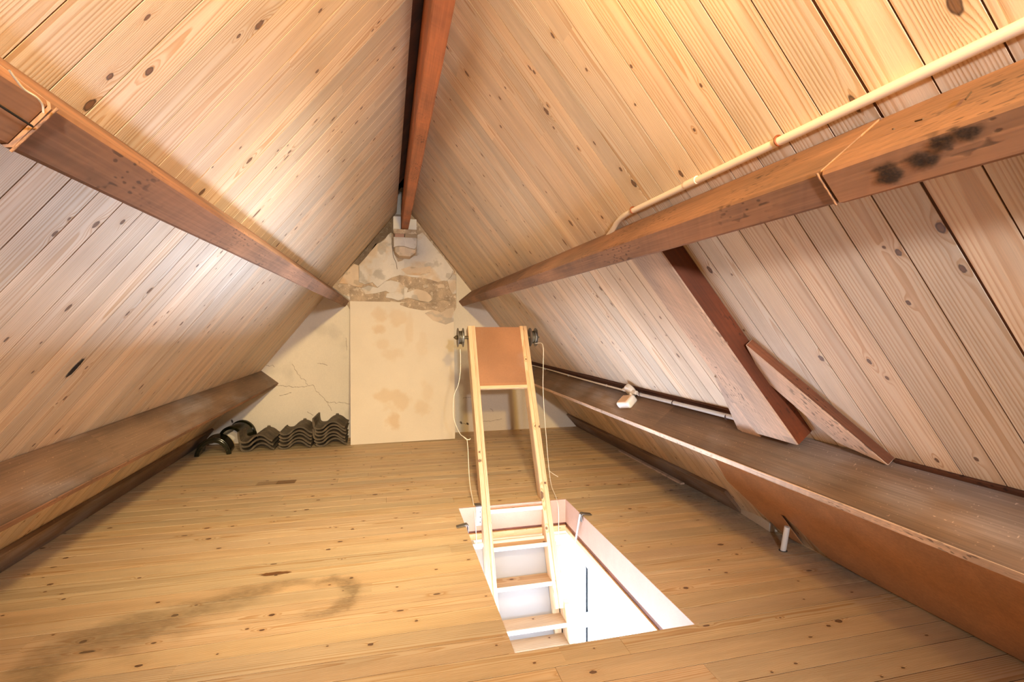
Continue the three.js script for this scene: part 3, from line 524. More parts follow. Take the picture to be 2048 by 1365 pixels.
// ------------------------------------------------------------------ chimney and leaning board
{
  const ch = base('chimney_breast', 0.15, 1.2, -5.0); const o = ch.position; const Zc = -4.955; const loc = pts => pts.map(p => [p[0] - o.x, p[1] - o.y]);
  const pl = (name, pts, z0, t, mat, bev = 0.003) => part(ch, name, slabXY(loc(pts), z0 - o.z, t, bev, (x, y) => [x, y]), mat);
  const inset = [[-0.505, 1.42], [-0.31, 1.655], [-0.097, 1.92], [0.07, 2.13], [0.23, 2.12], [0.285, 2.055], [0.561, 1.71], [0.653, 1.6], [0.653, 1.24], [0.631, 1.2], [-0.337, 1.2], [-0.428, 1.36]];
  pl('mortar_body', inset, -4.999, 0.046, M.mortar);
  pl('rough_edge', [[-0.31, 1.645], [-0.2, 1.79], [-0.097, 1.915], [0.0, 2.035], [0.05, 2.1], [0.052, 1.94], [0.026, 1.95], [-0.02, 1.9], [-0.1, 1.83], [-0.19, 1.72], [-0.27, 1.63]], Zc + 0.001, 0.012, M.greyMortar);
  const F = {
    A: [[0.0, 1.93], [0.03, 1.95], [0.036, 1.884], [0.046, 1.778], [0.092, 1.672], [0.13, 1.683], [0.178, 1.733], [0.27, 1.736], [0.273, 1.934], [0.324, 1.966], [0.551, 1.7], [0.625, 1.6], [0.621, 1.557], [0.571, 1.496], [0.53, 1.5], [0.471, 1.484], [0.4, 1.507], [0.324, 1.521], [0.227, 1.528], [0.111, 1.545], [0.026, 1.514], [-0.022, 1.483], [-0.069, 1.444], [-0.097, 1.424], [-0.144, 1.471], [-0.209, 1.45], [-0.264, 1.469], [-0.264, 1.632], [-0.19, 1.721], [-0.116, 1.839], [-0.07, 1.85], [-0.03, 1.88]],
    C: [[-0.246, 1.411], [-0.181, 1.441], [-0.097, 1.419], [-0.022, 1.483], [0.026, 1.494], [0.111, 1.476], [0.15, 1.44], [0.188, 1.419], [0.178, 1.38], [0.092, 1.339], [0.026, 1.367], [-0.022, 1.391], [-0.116, 1.365], [-0.209, 1.354]],
    D: [[-0.012, 1.367], [0.092, 1.388], [0.178, 1.38], [0.265, 1.416], [0.353, 1.397], [0.402, 1.354], [0.417, 1.314], [0.382, 1.284], [0.285, 1.302], [0.188, 1.326], [0.092, 1.3], [0.035, 1.319], [-0.022, 1.328]],
    E: [[0.461, 1.454], [0.49, 1.468], [0.531, 1.465], [0.541, 1.426], [0.471, 1.424]], F: [[0.324, 1.451], [0.382, 1.462], [0.382, 1.433], [0.333, 1.422]],
    G: [[0.561, 1.506], [0.631, 1.568], [0.651, 1.548], [0.651, 1.377], [0.611, 1.367], [0.581, 1.426]], K: [[-0.415, 1.351], [-0.346, 1.333], [-0.342, 1.295], [-0.383, 1.323]],
  };
  for (const k of ['A', 'C', 'D', 'E', 'F', 'G', 'K']) pl('plaster_flake', F[k], Zc + 0.001, k === 'A' ? 0.012 : k === 'D' ? 0.017 : 0.013, M.plaster, 0.004);
  const b = pl('plaster_flake', [[-0.442, 1.455], [-0.401, 1.535], [-0.31, 1.64], [-0.269, 1.627], [-0.264, 1.469], [-0.209, 1.45], [-0.246, 1.421], [-0.31, 1.429], [-0.356, 1.447]], Zc + 0.001, 0.012, M.tan, 0.004); b.userData.label = 'tan unpainted plaster flake';
  pl('plaster_flake', [[0.12, 1.6], [0.2, 1.63], [0.3, 1.62], [0.4, 1.64], [0.41, 1.58], [0.3, 1.545], [0.18, 1.55]], Zc + 0.0125, 0.002, M.tan, 0.0005);
  // corbel block under the ridge beam, with brick, mortar and whitewashed cheeks
  const cb = (x0, x1, y0, y1, z0, z1, r) => box(x0 - o.x, x1 - o.x, y0 - o.y, y1 - o.y, z0 - o.z, z1 - o.z, r);
  part(ch, 'corbel_cap', cb(0.05, 0.258, 1.9, 1.943, -4.96, -4.712, 0.006), M.mortar);
  part(ch, 'brick', cb(0.062, 0.145, 1.87, 1.902, -4.96, -4.722, 0.004), std({ color: 0xb08d7c, roughness: 0.95 })); part(ch, 'brick', cb(0.15, 0.262, 1.868, 1.902, -4.96, -4.72, 0.004), std({ color: 0xa8957c, roughness: 0.95 }));
  part(ch, 'corbel_block', slabXY(loc([[0.05, 1.872], [0.258, 1.872], [0.258, 1.79], [0.24, 1.765], [0.2, 1.772], [0.14, 1.79], [0.09, 1.79], [0.05, 1.775]]), -4.96 - o.z, 0.238, 0.006, (x, y) => [x, y]), M.plaster);
  part(ch, 'corbel_foot', slabXY(loc([[0.06, 1.79], [0.25, 1.79], [0.252, 1.74], [0.2, 1.7], [0.1, 1.705], [0.06, 1.74]]), -4.96 - o.z, 0.2, 0.008, (x, y) => [x, y]), M.tan);
  part(ch, 'whitewashed_cheek', cb(0.047, 0.117, 1.944, 2.085, -4.97, -4.84, 0.004), M.white); part(ch, 'whitewashed_cheek', cb(0.184, 0.262, 1.944, 2.065, -4.97, -4.84, 0.004), M.white);
  const stuccoLine = (pts, r) => part(ch, 'crack', tube(pts.map(p => [p[0] - o.x, p[1] - o.y, Zc + 0.0125 - o.z]), r, 30, 5), M.nail);
  stuccoLine([[0.04, 1.9], [0.036, 1.84], [0.043, 1.78], [0.05, 1.72], [0.075, 1.66], [0.085, 1.6]], 0.0022); stuccoLine([[0.615, 1.6], [0.605, 1.55], [0.56, 1.5]], 0.0015);
  tag(ch, 'crumbling plastered chimney breast in the gable under the ridge', 'chimney');

  // board: leans from the floor against the chimney
  const bd = base('wall_board', 0.142, 0, -4.69); const W = 0.945, Hh = 1.312, lean = Math.atan2(0.242, 1.29);
  const g = slabXY([[-0.465, 0], [0.465, 0.006], [0.482, 1.302], [0.3, 1.306], [-0.486, Hh]], -0.018, 0.018, 0.001, (x, y) => [(x + 0.486) / 0.972, y / Hh]);
  const m = part(bd, 'panel', g, M.board); m.rotation.x = -lean;
  const lump = slabXY([[-0.03, 1.296], [0.085, 1.318], [0.24, 1.3], [0.38, 1.33], [0.482, 1.31], [0.482, 1.262], [0.42, 1.244], [0.36, 1.212], [0.28, 1.235], [0.18, 1.228], [0.05, 1.252], [-0.03, 1.28]], 0.0005, 0.006, 0.002, (x, y) => [x, y]); const lm = part(bd, 'mortar_smear', lump, M.mortar); lm.rotation.x = -lean; lm.userData.label = 'brown mortar smeared over the top edge';
  const wl = slabXY([[0.2, 1.2], [0.28, 1.236], [0.36, 1.214], [0.45, 1.27], [0.478, 1.27], [0.478, 1.12], [0.4, 1.09], [0.28, 1.13]], 0.0003, 0.0022, 0.0008, (x, y) => [x, y]); const wm = part(bd, 'white_smear', wl, M.plaster); wm.rotation.x = -lean;
  tag(bd, 'tall beige panel standing against the chimney, marked with pale tea-coloured stains', 'panel');
}

// ------------------------------------------------------------------ roof tiles stacked at the gable
{
  const T = 0.016, LEN = 0.33;
  const up = [[-0.139, 0.1], [-0.137, 0.055], [-0.128, 0.02], [-0.106, 0.003], [-0.08, 0.0], [-0.054, 0.005], [-0.034, 0.02], [-0.016, 0.038], [0.006, 0.053], [0.031, 0.059], [0.056, 0.054], [0.078, 0.04], [0.095, 0.024], [0.112, 0.012], [0.131, 0.006]];
  const c = new THREE.CatmullRomCurve3(up.map(p => new THREE.Vector3(p[0], p[1], 0))).getPoints(48);
  const outl = []; for (const p of c) outl.push([p.x, p.y]);
  for (let i = c.length - 1; i >= 0; i--) { const a = c[Math.max(0, i - 1)], b = c[Math.min(c.length - 1, i + 1)]; const dx = b.x - a.x, dy = b.y - a.y, l = Math.hypot(dx, dy); outl.push([c[i].x - dy / l * T, c[i].y + dx / l * T]); }
  const tuv = (x, y, z) => [x + y * 0.7, z];
  const full = slabXY(outl, -LEN / 2, LEN, 0.003, tuv);
  const lowOut = outl.filter(p => p[0] > -0.131 || p[1] < 0.06);   // worn tile whose upstand has broken away
  const cut = c.filter(p => p.y < 0.035 || p.x > -0.1); const o2 = cut.map(p => [p.x, p.y]); for (let i = cut.length - 1; i >= 0; i--) { const a = cut[Math.max(0, i - 1)], b = cut[Math.min(cut.length - 1, i + 1)]; const dx = b.x - a.x, dy = b.y - a.y, l = Math.hypot(dx, dy); o2.push([cut[i].x - dy / l * T, cut[i].y + dx / l * T]); }
  const low = slabXY(o2, -LEN / 2, LEN, 0.003, tuv);
  const nib = slabXY([[-0.014, 0], [0.014, 0], [0.011, 0.013], [-0.011, 0.013]], -0.012, 0.024, 0.003, tuv);
  const stack = (cx, z, n, dy, kind, where, mats) => {
    for (let i = 0; i < n; i++) {
      const g = base('roof_tile', cx + rr(-0.006, 0.006), 0.001 + dy * i, z + rr(-0.012, 0.012)); g.rotation.y = rr(-0.035, 0.035);
      part(g, 'tile_body', (kind === 'full' && (i === n - 1 || i >= 2)) || (kind === 'flange') ? full : low, mats[i % mats.length]);
      part(g, 'nib', nib, mats[i % mats.length], 0.031, 0.059 + T - 0.001, -LEN / 2 + 0.016);
      const ord = i === n - 1 ? 'topmost' : i === 0 ? 'bottom' : ['', 'second', 'third', 'fourth', 'fifth'][i] + ' from the bottom';
      tag(g, 'grey curved clay pantile, ' + ord + ' of ' + where, 'roof tile', 'stacked pantiles by the gable');
    }
  };
  stack(-1.075, -4.79, 3, 0.036, 'flange', 'the low stack beside the black ridge tiles', [M.tile, M.tile, M.tileLight]);
  stack(-0.775, -4.80, 5, 0.03, 'low', 'the middle stack without upturned edge', [M.tile, M.tileLight, M.tile, M.tileLight, M.tile]);
  stack(-0.495, -4.83, 6, 0.03, 'full', 'the tall stack beside the beige panel', [M.tile, M.tile, M.tileLight, M.tile, M.tileLight, M.tile]);
  // half-round ridge tiles
  const half = (r, t, l) => { const s = new THREE.Shape(); s.absarc(0, 0, r, 0.12, Math.PI - 0.12, false); s.absarc(0, 0, r - t, Math.PI - 0.12, 0.12, true); const g = new THREE.ExtrudeGeometry(s, { depth: l, bevelEnabled: true, bevelThickness: 0.004, bevelSize: 0.003, bevelSegments: 2, curveSegments: 28 }); g.translate(0, 0, -l / 2); return g; };
  const hg = half(0.115, 0.017, 0.31), rib = half(0.124, 0.01, 0.03);
  const r1 = base('ridge_tile', -1.4, 0, -4.69); part(r1, 'shell', hg, M.glazed, 0, -0.012, 0); part(r1, 'collar', rib, M.glazed, 0, -0.012, 0.13); r1.rotation.y = 0.12; r1.scale.set(1.05, 1.25, 0.78); r1.position.y = 0.0;
  tag(r1, 'black glazed half-round ridge tile in front, under the left wall plank', 'ridge tile');
  const r2 = base('ridge_tile', -1.29, 0.06, -4.905); part(r2, 'shell', hg, M.glazed, 0, 0, 0); part(r2, 'collar', rib, M.glazed, 0, 0, -0.12); r2.rotation.set(0.12, -0.35, -0.3); r2.scale.set(1.05, 1.2, 0.56);
  tag(r2, 'black glazed half-round ridge tile propped behind, tilted against the other', 'ridge tile');
}

// ------------------------------------------------------------------ hatch lining
{
  const h = base('hatch_frame', (HX0 + HX1) / 2, 0, (HZ0 + HZ1) / 2); const o = h.position; const B = (x0, x1, y0, y1, z0, z1, r = 0) => box(x0 - o.x, x1 - o.x, y0, y1, z0 - o.z, z1 - o.z, r);
  const t = 0.018, d = -0.14;
  part(h, 'lining_board', B(HX0 - t, HX1 + t, d, -0.001, HZ0 - t, HZ0, 0), M.mdf); part(h, 'lining_board', B(HX1, HX1 + t, d, -0.001, HZ0, HZ1, 0), M.mdf); part(h, 'lining_board', B(HX0 - t, HX0, d, -0.001, HZ0, HZ1, 0), M.mdf); part(h, 'lining_board', B(HX0 - t, HX1 + t, d, -0.001, HZ1, HZ1 + t, 0), M.mdf);
  part(h, 'rebate', mergeGeometries([B(HX1 + 0.004, HX1 + 0.02, -0.165, d, HZ0, HZ1), B(HX0 - 0.02, HX0 - 0.004, -0.165, d, HZ0, HZ1), B(HX0, HX1, -0.155, d, HZ0 - 0.02, HZ0 - 0.006)]), M.redwood);
  part(h, 'frame_rail', B(HX1 - 0.004, HX1 + 0.02, -0.19, -0.165, HZ0, HZ1, 0.002), ladderMat); part(h, 'frame_rail', B(HX0, HX1, -0.19, -0.155, HZ0 - 0.02, HZ0 + 0.008, 0.002), ladderMat);
  part(h, 'white_trim', mergeGeometries([B(HX1 + 0.0, HX1 + 0.03, -0.262, -0.19, HZ0, HZ1), B(HX0, HX1, -0.262, -0.19, HZ0 - 0.02, HZ0)]), M.white);
  const rodm = part(h, 'hinge_rod', rod([HX0 + 0.05 - o.x, -0.21, HZ0 + 0.035 - o.z], [HX1 - 0.008 - o.x, -0.205, HZ0 + 0.035 - o.z], 0.014, 18), M.white);
  part(h, 'hinge_plate', B(HX0 + 0.02, HX0 + 0.085, -0.235, -0.19, HZ0 + 0.01, HZ0 + 0.06, 0.003), M.steel);
  tag(h, 'lined loft hatch frame of pinkish boards sunk into the attic floor', 'hatch frame');
  // angle bracket
  const br = base('angle_bracket', 0.518, 0, HZ0); part(br, 'floor_plate', new THREE.BoxGeometry(0.045, 0.003, 0.05).translate(0, 0.003, -0.025), M.steelDark); part(br, 'wall_plate', new THREE.BoxGeometry(0.038, 0.11, 0.003).translate(0, -0.055, 0.003), M.steel);
  for (const y of [-0.03, -0.06, -0.09]) part(br, 'screw', new THREE.CylinderGeometry(0.004, 0.004, 0.002, 10).rotateX(Math.PI / 2).translate(0.004, y, 0.005), M.steelDark);
  tag(br, 'steel angle bracket on the far edge of the loft hatch', 'bracket');
  // hooks on both edges
  const hook = (name, x, z, sg, label) => {
    const k = base(name, x, 0, z); const pts = [[-0.05, 0.002], [-0.05, 0.006], [-0.015, 0.012], [0.004, 0.016], [0.013, 0.008], [0.012, -0.03], [0.008, -0.03], [0.008, 0.004], [0.002, 0.01], [-0.015, 0.007]].map(p => [-sg * p[0] * 1, p[1]]);
    const gg = slabXY(pts, -0.016, 0.032, 0.001); part(k, 'plate', gg, M.steelDark); return tag(k, label, 'hook');
  };
  hook('edge_hook', HX1, -2.63, 1, 'bent steel hook on the right edge of the hatch carrying a rod'); hook('edge_hook', HX0, -2.63, -1, 'bent steel hook on the left edge of the hatch');
  const sr = base('spring_rod', HX1 - 0.014, 0, -2.63); part(sr, 'sleeve', rod([0, 0.01, 0], [-0.018, -0.14, -0.02], 0.0062, 12), M.steel); part(sr, 'rod', rod([-0.018, -0.14, -0.02], [-0.05, -0.385, -0.045], 0.0022, 8), M.steel);
  tag(sr, 'thin steel spring rod from the right hatch hook down to the trapdoor', 'rod');
}

// ------------------------------------------------------------------ trapdoor hanging open
{
  const td = base('hatch_door', 0.72, -0.24, -2.884); const ang = Math.atan2(0.41, 1);      // from vertical towards the camera
  const q = basisQ([1, 0, 0], [0, -Math.cos(ang), Math.sin(ang)], [0, -Math.sin(ang), -Math.cos(ang)]);   // local y runs down the leaf, -z faces the attic
  const g = new THREE.Group(); 
  const add = (name, geo, mat) => { const m = part(td, name, geo, mat); m.quaternion.copy(q); return m; };
  add('panel', box(-0.31, 0.262, 0.0, 1.25, 0, 0.012), M.doorFace);
  add('edge_rail', box(0.235, 0.285, 0.02, 1.25, -0.035, 0.0, 0.003), M.whiteWash); add('edge_rail', box(-0.31, -0.262, 0.02, 1.25, -0.035, 0, 0.003), M.whiteWash);
  add('side_board', stickGeo(1.1, 0.04, 0.03, 9, 0.4, 0.003).rotateZ(Math.PI / 2).translate(0.205, 0.62, -0.02), ladderMat);
  add('rod_bracket', box(0.258, 0.278, 0.155, 0.175, -0.044, -0.034, 0.003), M.pipeGrey);
  tag(td, 'pale trapdoor leaf hanging open beneath the hatch behind the ladder', 'hatch door');
}

// ------------------------------------------------------------------ ladder
{
  const yT = 1.056, zT = -3.43, sl = 0.5015, ang = Math.atan(sl);           // front line of the stiles
  const L = base('loft_ladder', 0.74, yT, zT); const down = [0, -Math.cos(ang), Math.sin(ang)], back = [0, -Math.sin(ang), -Math.cos(ang)];
  // local frame: x along the stile downwards, y across (world x), z out towards the camera
  const out = [0, Math.sin(ang), Math.cos(ang)]; const q = basisQ(down, [1, 0, 0], [down[1] * 0 - down[2] * 0, down[2] * 1, -down[1]].map((v, i) => [0, Math.sin(ang), Math.cos(ang)][i]));
  const put = (name, geo, mat, lab) => { const m = part(L, name, geo, mat); m.quaternion.copy(q); if (lab) m.userData.label = lab; return m; };
  const X0 = 0.531 - 0.74, X1 = 0.949 - 0.74;
  const strip = (x0, x1, y0, y1, z0, z1, s, u, c = 0.003) => stickGeo(x1 - x0, y1 - y0, z1 - z0, s, u, c).translate((x0 + x1) / 2, (y0 + y1) / 2, (z0 + z1) / 2);
  const SL = 1.75, dep = -0.085;
  for (const [y0, y1, s] of [[X0, X0 + 0.05, 2], [X1 - 0.05, X1, 5]]) {
    const m = put('stile', strip(-0.002, SL, y0, y1, dep, -0.006, s, 0.1), ladderMat);
    const inner = y0 < 0 ? [y0, y0 + 0.026, y0 + 0.030, y1] : [y0, y0 + 0.02, y0 + 0.024, y1];
    put('stile_rib', mergeGeometries([strip(0, SL, inner[0], inner[1], -0.008, 0, s + 1, 0.3, 0.002), strip(0, SL, inner[2], inner[3], -0.008, 0.0015, s, 0.5, 0.002)]), ladderMat);
  }
  put('platform', box(0.004, 0.44, X0 + 0.048, X1 - 0.048, -0.022, -0.010, 0), M.plat, 'orange-brown hardboard infill panel');
  put('cross_rail', strip(0, 0.03, 0, 1, 0, 1, 0, 0).scale(0, 0, 0), ladderMat).visible = false;
  L.remove(L.children[L.children.length - 1]);
  const cross = (t, w, d0, d1, mat, name) => { const g = stickGeo(X1 - X0 - 0.098, w, d1 - d0, 11, 0.2 + t * 0.2, 0.002); g.rotateZ(Math.PI / 2); g.translate(t, 0, (d0 + d1) / 2); return put(name, g, mat); };
  cross(0.445, 0.022, -0.03, -0.004, ladderMat, 'cross_rail').userData.label = 'pale cross rail under the panel';
  const nosingMat = std({ color: 0xead6ba, roughness: 0.6 });
  // treads are level: build in world orientation
  const secant = Math.sqrt(1 + sl * sl);
  for (const y of [-0.022, -0.205, -0.388]) {
    const z = zT + (yT - y) * sl; const g = stickGeo(X1 - X0 - 0.098, 0.105, 0.022, 13, 0.3 + y * 0.3, 0.003); g.rotateX(-Math.PI / 2);
    const td = part(L, 'tread', g, treadMat, 0, y - 0.011 - yT, z - 0.058 - zT);
    const f = stickGeo(X1 - X0 - 0.098, 0.024, 0.004, 13, 0.1, 0.001); part(td, 'nosing', f, nosingMat, 0, 0, 0.0535);
  }
  // lower section, wider, with rounded stile heads
  const lx0 = X0 - 0.03, lx1 = X1 + 0.028, s0 = 1.68, s1 = 2.75;
  for (const y of [lx0, lx1 - 0.026]) {
    const s = new THREE.Shape(); s.moveTo(s0 + 0.05, -0.085); s.lineTo(s1, -0.085); s.lineTo(s1, 0.014); s.lineTo(s0 + 0.07, 0.014); s.absarc(s0 + 0.07, -0.03, 0.044, Math.PI / 2, Math.PI, false); s.lineTo(s0 + 0.026, -0.06); s.closePath();
    const g = new THREE.ExtrudeGeometry(s, { depth: 0.026, bevelEnabled: true, bevelThickness: 0.002, bevelSize: 0.002, bevelOffset: -0.002, bevelSegments: 1, curveSegments: 12 });
    g.rotateX(-Math.PI / 2); // shape y -> z, depth -> -y... 
    const p = g.attributes.position; const uvs = g.attributes.uv; for (let i = 0; i < p.count; i++) { const px = p.getX(i), py = p.getY(i), pz = p.getZ(i); p.setXYZ(i, px, y + py, -pz); uvs.setXY(i, px / 3, (6.5 + Math.max(-0.4, Math.min(0.4, pz * 5))) / 16); }
    // mirror back the winding
    const idx = g.index; if (idx) { for (let i = 0; i < idx.count; i += 3) { const a = idx.getX(i); idx.setX(i, idx.getX(i + 2)); idx.setX(i + 2, a); } } else { for (const n of ['position', 'uv']) { const at = g.attributes[n], k = at.itemSize; for (let i = 0; i < at.count; i += 3) for (let c = 0; c < k; c++) { const t = at.array[i * k + c]; at.array[i * k + c] = at.array[(i + 2) * k + c]; at.array[(i + 2) * k + c] = t; } } }
    g.computeVertexNormals(); put('lower_stile', g, ladderMat);
  }
  for (const y of [-0.571, -0.66, -0.84, -1.02]) {
    const z = zT + (yT - y) * sl + 0.006; const g = stickGeo(lx1 - lx0 - 0.05, 0.11, 0.022, 3, 0.3 + y * 0.3, 0.003); g.rotateX(-Math.PI / 2);
    const td = part(L, 'tread', g, treadMat, 0, y - 0.011 - yT, z - 0.055 - zT);
    part(td, 'nosing', stickGeo(lx1 - lx0 - 0.05, 0.024, 0.004, 13, 0.1, 0.001), nosingMat, 0, 0, 0.0565);
  }
  put('foot_tube', rod([1.9 + 0.06, lx1, -0.02], [1.9 + 0.06, lx1 + 0.06, -0.02], 0.013, 16), std({ color: 0xb9bdc2, roughness: 0.5 }));
  tag(L, 'sliding pine loft ladder standing up out of the floor hatch', 'ladder');

  // pulley spools at the head of the ladder
  const spool = (name, x0, x1, xe, label, dark) => {
    const w = base(name, (x0 + x1) / 2, 0.977, -3.40); const fl = () => { const g = new THREE.CylinderGeometry(0.065, 0.065, 0.003, 36); g.rotateZ(Math.PI / 2); return g; };
    const hw = (x1 - x0) / 2; const mA = dark ? M.steelDark : M.steelDark;
    part(w, 'flange', fl(), mA, -hw, 0, 0); part(w, 'flange', fl(), mA, hw, 0, 0);
    part(w, 'drum', new THREE.CylinderGeometry(0.036, 0.036, x1 - x0, 28).rotateZ(Math.PI / 2), M.steel);
    part(w, 'coil', new THREE.TorusGeometry(0.041, 0.005, 8, 28).rotateY(Math.PI / 2), M.rustSteel, -hw * 0.4, 0, 0); part(w, 'coil', new THREE.TorusGeometry(0.041, 0.005, 8, 28).rotateY(Math.PI / 2), M.rustSteel, hw * 0.3, 0, 0);
    part(w, 'axle', rod([xe < x0 ? xe - (x0 + x1) / 2 : -hw - 0.02, 0, 0], [xe > x1 ? xe - (x0 + x1) / 2 : hw + 0.02, 0, 0], 0.011, 14), M.rustSteel);
    const s = xe > x1 ? -1 : 1; const nut = new THREE.LatheGeometry([[0, 0.026], [0.006, 0.024], [0.01, 0.014], [0.016, 0.012], [0.016, 0], [0, 0]].map(p => new THREE.Vector2(...p)), 6); nut.rotateZ(s < 0 ? Math.PI / 2 : -Math.PI / 2); part(w, 'nut', nut, M.rustSteel, s * (hw + 0.002), 0, 0);
    return tag(w, label, 'pulley');
  };
  spool('cord_pulley', 0.458, 0.494, 0.5305, 'steel cord pulley on the left side of the ladder head');
  spool('cord_pulley', 0.965, 1.005, 0.9495, 'dark steel cord pulley on the right side of the ladder head', true);

  const c1 = new THREE.Mesh(tube([[0.47, 0.9, -3.36], [0.466, 0.758, -3.33], [0.452, 0.66, -3.34], [0.43, 0.604, -3.35], [0.42, 0.52, -3.34], [0.423, 0.441, -3.32], [0.453, 0.357, -3.25], [0.485, 0.335, -3.18], [0.487, 0.3, -3.15], [0.488, 0.1, -3.08], [0.489, -0.03, -2.9], [0.492, -0.16, -2.86], [0.493, -0.2, -2.86]], 0.0024, 120, 7), M.cord); c1.name = numbered('pull_cord'); scene.add(c1); tag(c1, 'white pull cord drooping from the left pulley down into the hatch', 'cord');
  const k1 = new THREE.Mesh(tube([[0.47, 0.345, -3.2], [0.486, 0.335, -3.18], [0.5, 0.333, -3.175], [0.508, 0.34, -3.17]], 0.0034, 20, 7), M.cord); k1.name = numbered('pull_cord'); scene.add(k1); tag(k1, 'short knotted tail tied on the left pull cord', 'cord');
  const c2 = new THREE.Mesh(tube([[0.99, 0.935, -3.36], [1.008, 0.93, -3.24], [1.003, 0.8, -3.21], [1.0, 0.665, -3.206], [1.0, 0.5, -3.18], [1.0, 0.346, -3.14], [1.0, 0.135, -3.077], [1.0, 0.05, -3.03], [0.995, -0.02, -2.89], [0.99, -0.2, -2.86]], 0.0024, 100, 7), M.cord); c2.name = numbered('pull_cord'); scene.add(c2); tag(c2, 'white pull cord hanging from the right pulley beside the ladder', 'cord');
  const k2 = new THREE.Mesh(tube([[0.998, 0.16, -3.085], [1.002, 0.13, -3.076], [1.02, 0.115, -3.05], [1.045, 0.1, -3.03]], 0.002, 20, 7), M.cord); k2.name = numbered('pull_cord'); scene.add(k2); tag(k2, 'short frayed tail tied on the right pull cord', 'cord');
}

// ------------------------------------------------------------------ the room below, seen through the hatch
const LOW = { x0: -0.55, x1: 2.5, y0: -2.65, y1: -0.25, z0: -3.45, z1: 0.2 };
{
  const { x0, x1, y0, y1, z0, z1 } = LOW, t = 0.08;
  structure('floor', box(x0 - t, x1 + t, y0 - t, y0, z0 - t, z1 + t), std({ color: 0xe8e2d8, roughness: 0.6 }));
  structure('wall_far', box(x0 - t, x1 + t, y0, y1, z0 - t, z0), M.whiteRoom); structure('wall_near', box(x0 - t, x1 + t, y0, y1, z1, z1 + t), M.whiteRoom);
  structure('wall_left', box(x0 - t, x0, y0, y1, z0, z1), M.whiteRoom); structure('wall_right', box(x1, x1 + t, y0, y1, z0, z1), M.whiteRoom);
  const cab = base('wardrobe', 1.39, y0, z0 + 0.02); const H = 1.98;
  part(cab, 'carcass', box(-0.48, 0.48, 0, H, 0.0, 0.02), M.white); part(cab, 'door_gap_shade', box(-0.0098, 0.0098, 0.02, H - 0.012, 0.0195, 0.024), std({ color: 0x020202, roughness: 1 }));  // near-black strip painted in for the shade between the doors
  part(cab, 'door', box(-0.475, -0.010, 0.02, H - 0.01, 0.021, 0.04, 0.002), M.white); part(cab, 'door', box(0.010, 0.475, 0.02, H - 0.01, 0.021, 0.04, 0.002), M.white);
  part(cab, 'catch', box(-0.03, 0.03, 1.545, 1.65, 0.04, 0.046, 0.001), M.white);
  tag(cab, 'white two-door wardrobe in the bright room below the hatch', 'wardrobe');
  // two glowing windows light that room
  const glow = new THREE.MeshStandardMaterial({ color: 0xffffff, emissive: new THREE.Color(...DAY), emissiveIntensity: 3 });
  for (const [x, s, p] of [[x0, 1, WINDOW_POWER * 0.29], [x1, -1, WINDOW_POWER]]) {
    const w = base('window_' + (s > 0 ? 1 : 2), x, -2.07, -2.1); w.userData.kind = 'structure';
    const f = (a, b, c, d) => box(s > 0 ? 0.001 : -0.05, s > 0 ? 0.05 : -0.001, a, b, c, d);
    part(w, 'window_frame', mergeGeometries([f(-0.57, -0.5, -1.17, 1.17), f(0.5, 0.57, -1.17, 1.17), f(-0.5, 0.5, -1.17, -1.1), f(-0.5, 0.5, 1.1, 1.17), f(-0.5, 0.5, -0.03, 0.03)]), M.white);
    part(w, 'pane', box(s > 0 ? 0.004 : -0.012, s > 0 ? 0.012 : -0.004, -0.5, 0.5, -1.1, 1.1), glow);
    const l = new THREE.RectAreaLight(new THREE.Color(...DAY), p, 2.2, 1.0); l.position.set(x + s * 0.06, -2.07, -2.1); l.lookAt(x + s * 3, -2.07, -2.1); scene.add(l);
  }
}

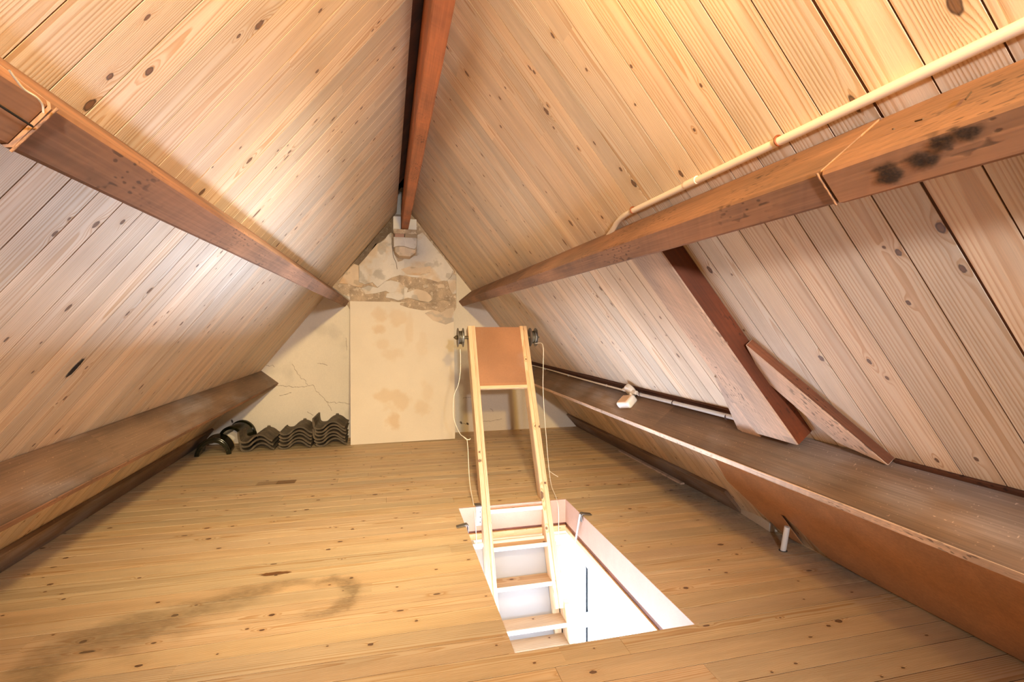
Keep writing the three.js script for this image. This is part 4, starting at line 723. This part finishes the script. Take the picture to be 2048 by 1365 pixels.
// ------------------------------------------------------------------ lamps (above and behind the frame)
{
  const lamp = (name, pos, aim, col, power, cone, pen, rad, label, cordTop, glow) => {
    const g = base(name, ...pos); const P = new THREE.Vector3(...pos), A = new THREE.Vector3(...aim), d = A.clone().sub(P).normalize();
    const q = new THREE.Quaternion().setFromUnitVectors(new THREE.Vector3(0, -1, 0), d);
    const sh = new THREE.LatheGeometry([[0.012, 0.1], [0.016, 0.1], [0.02, 0.06], [0.05, 0.03], [0.058, 0.0], [0.055, 0.0], [0.046, 0.028], [0.016, 0.055], [0.012, 0.06]].map(p => new THREE.Vector2(...p)), 32);
    const m = part(g, 'shade', sh, M.steelDark); m.quaternion.copy(q); m.position.copy(d).multiplyScalar(-0.012);
    const disc = new THREE.CylinderGeometry(0.045, 0.045, 0.008, 28); const e = part(g, 'bulb', disc, new THREE.MeshStandardMaterial({ color: 0xffffff, emissive: new THREE.Color(...col), emissiveIntensity: 3 })); e.quaternion.copy(q); e.position.copy(d).multiplyScalar(-0.016);
    part(g, 'cable', tube([[0, 0, 0].map((v, i) => -d.toArray()[i] * 0.11), [-d.x * 0.13, 0.06 - d.y * 0.06, -d.z * 0.12], [cordTop[0] - pos[0], cordTop[1] - pos[1], cordTop[2] - pos[2]]], 0.003, 20, 6), M.black);
    const l = new THREE.SpotLight(new THREE.Color(...col), power, 0, cone, pen, 2); l.position.copy(P).addScaledVector(d, 0.02); l.target.position.copy(A); l.shadow.radius = rad; l.castShadow = true; scene.add(l, l.target);
    if (glow) { const p = new THREE.PointLight(new THREE.Color(1.0, 0.56, 0.16), glow, 0, 2); p.position.copy(P).addScaledVector(d, 0.045); p.shadow.radius = 3; p.castShadow = true; scene.add(p); }
    tag(g, label, 'lamp'); return g;
  };
  lamp('reflector_lamp', PENDANT.pos, [-0.25, 0.0, -3.7], WARM, PENDANT.spot, 0.68, 1.0, 2.5, 'small steel reflector lamp hung under the ridge beam ahead of the viewer', [0.15, 1.945, -0.72], PENDANT.glow);
  lamp('reflector_lamp', REAR_FILL.pos, [0.18, 1.6, -3.0], AMBER, REAR_FILL.power, 0.85, 1.0, 2.5, 'added amber lamp behind the viewer that warms the upper roof slopes', [0.15, 1.945, 1.3]);
  lamp('reflector_lamp', FLOOD.pos, [0.16, 1.02, -4.0], FLASH, FLOOD.power, 0.8, 1.0, 2.5, 'steel reflector lamp hung low on a long cable behind the viewer', [0.15, 1.945, 1.6]);
}
shade(scene);
scene.traverse(o => { if (o.userData.count) delete o.userData.count; if (o.isLight && o.shadow) { o.castShadow = !o.isRectAreaLight; } });
renderer.render(scene, camera);
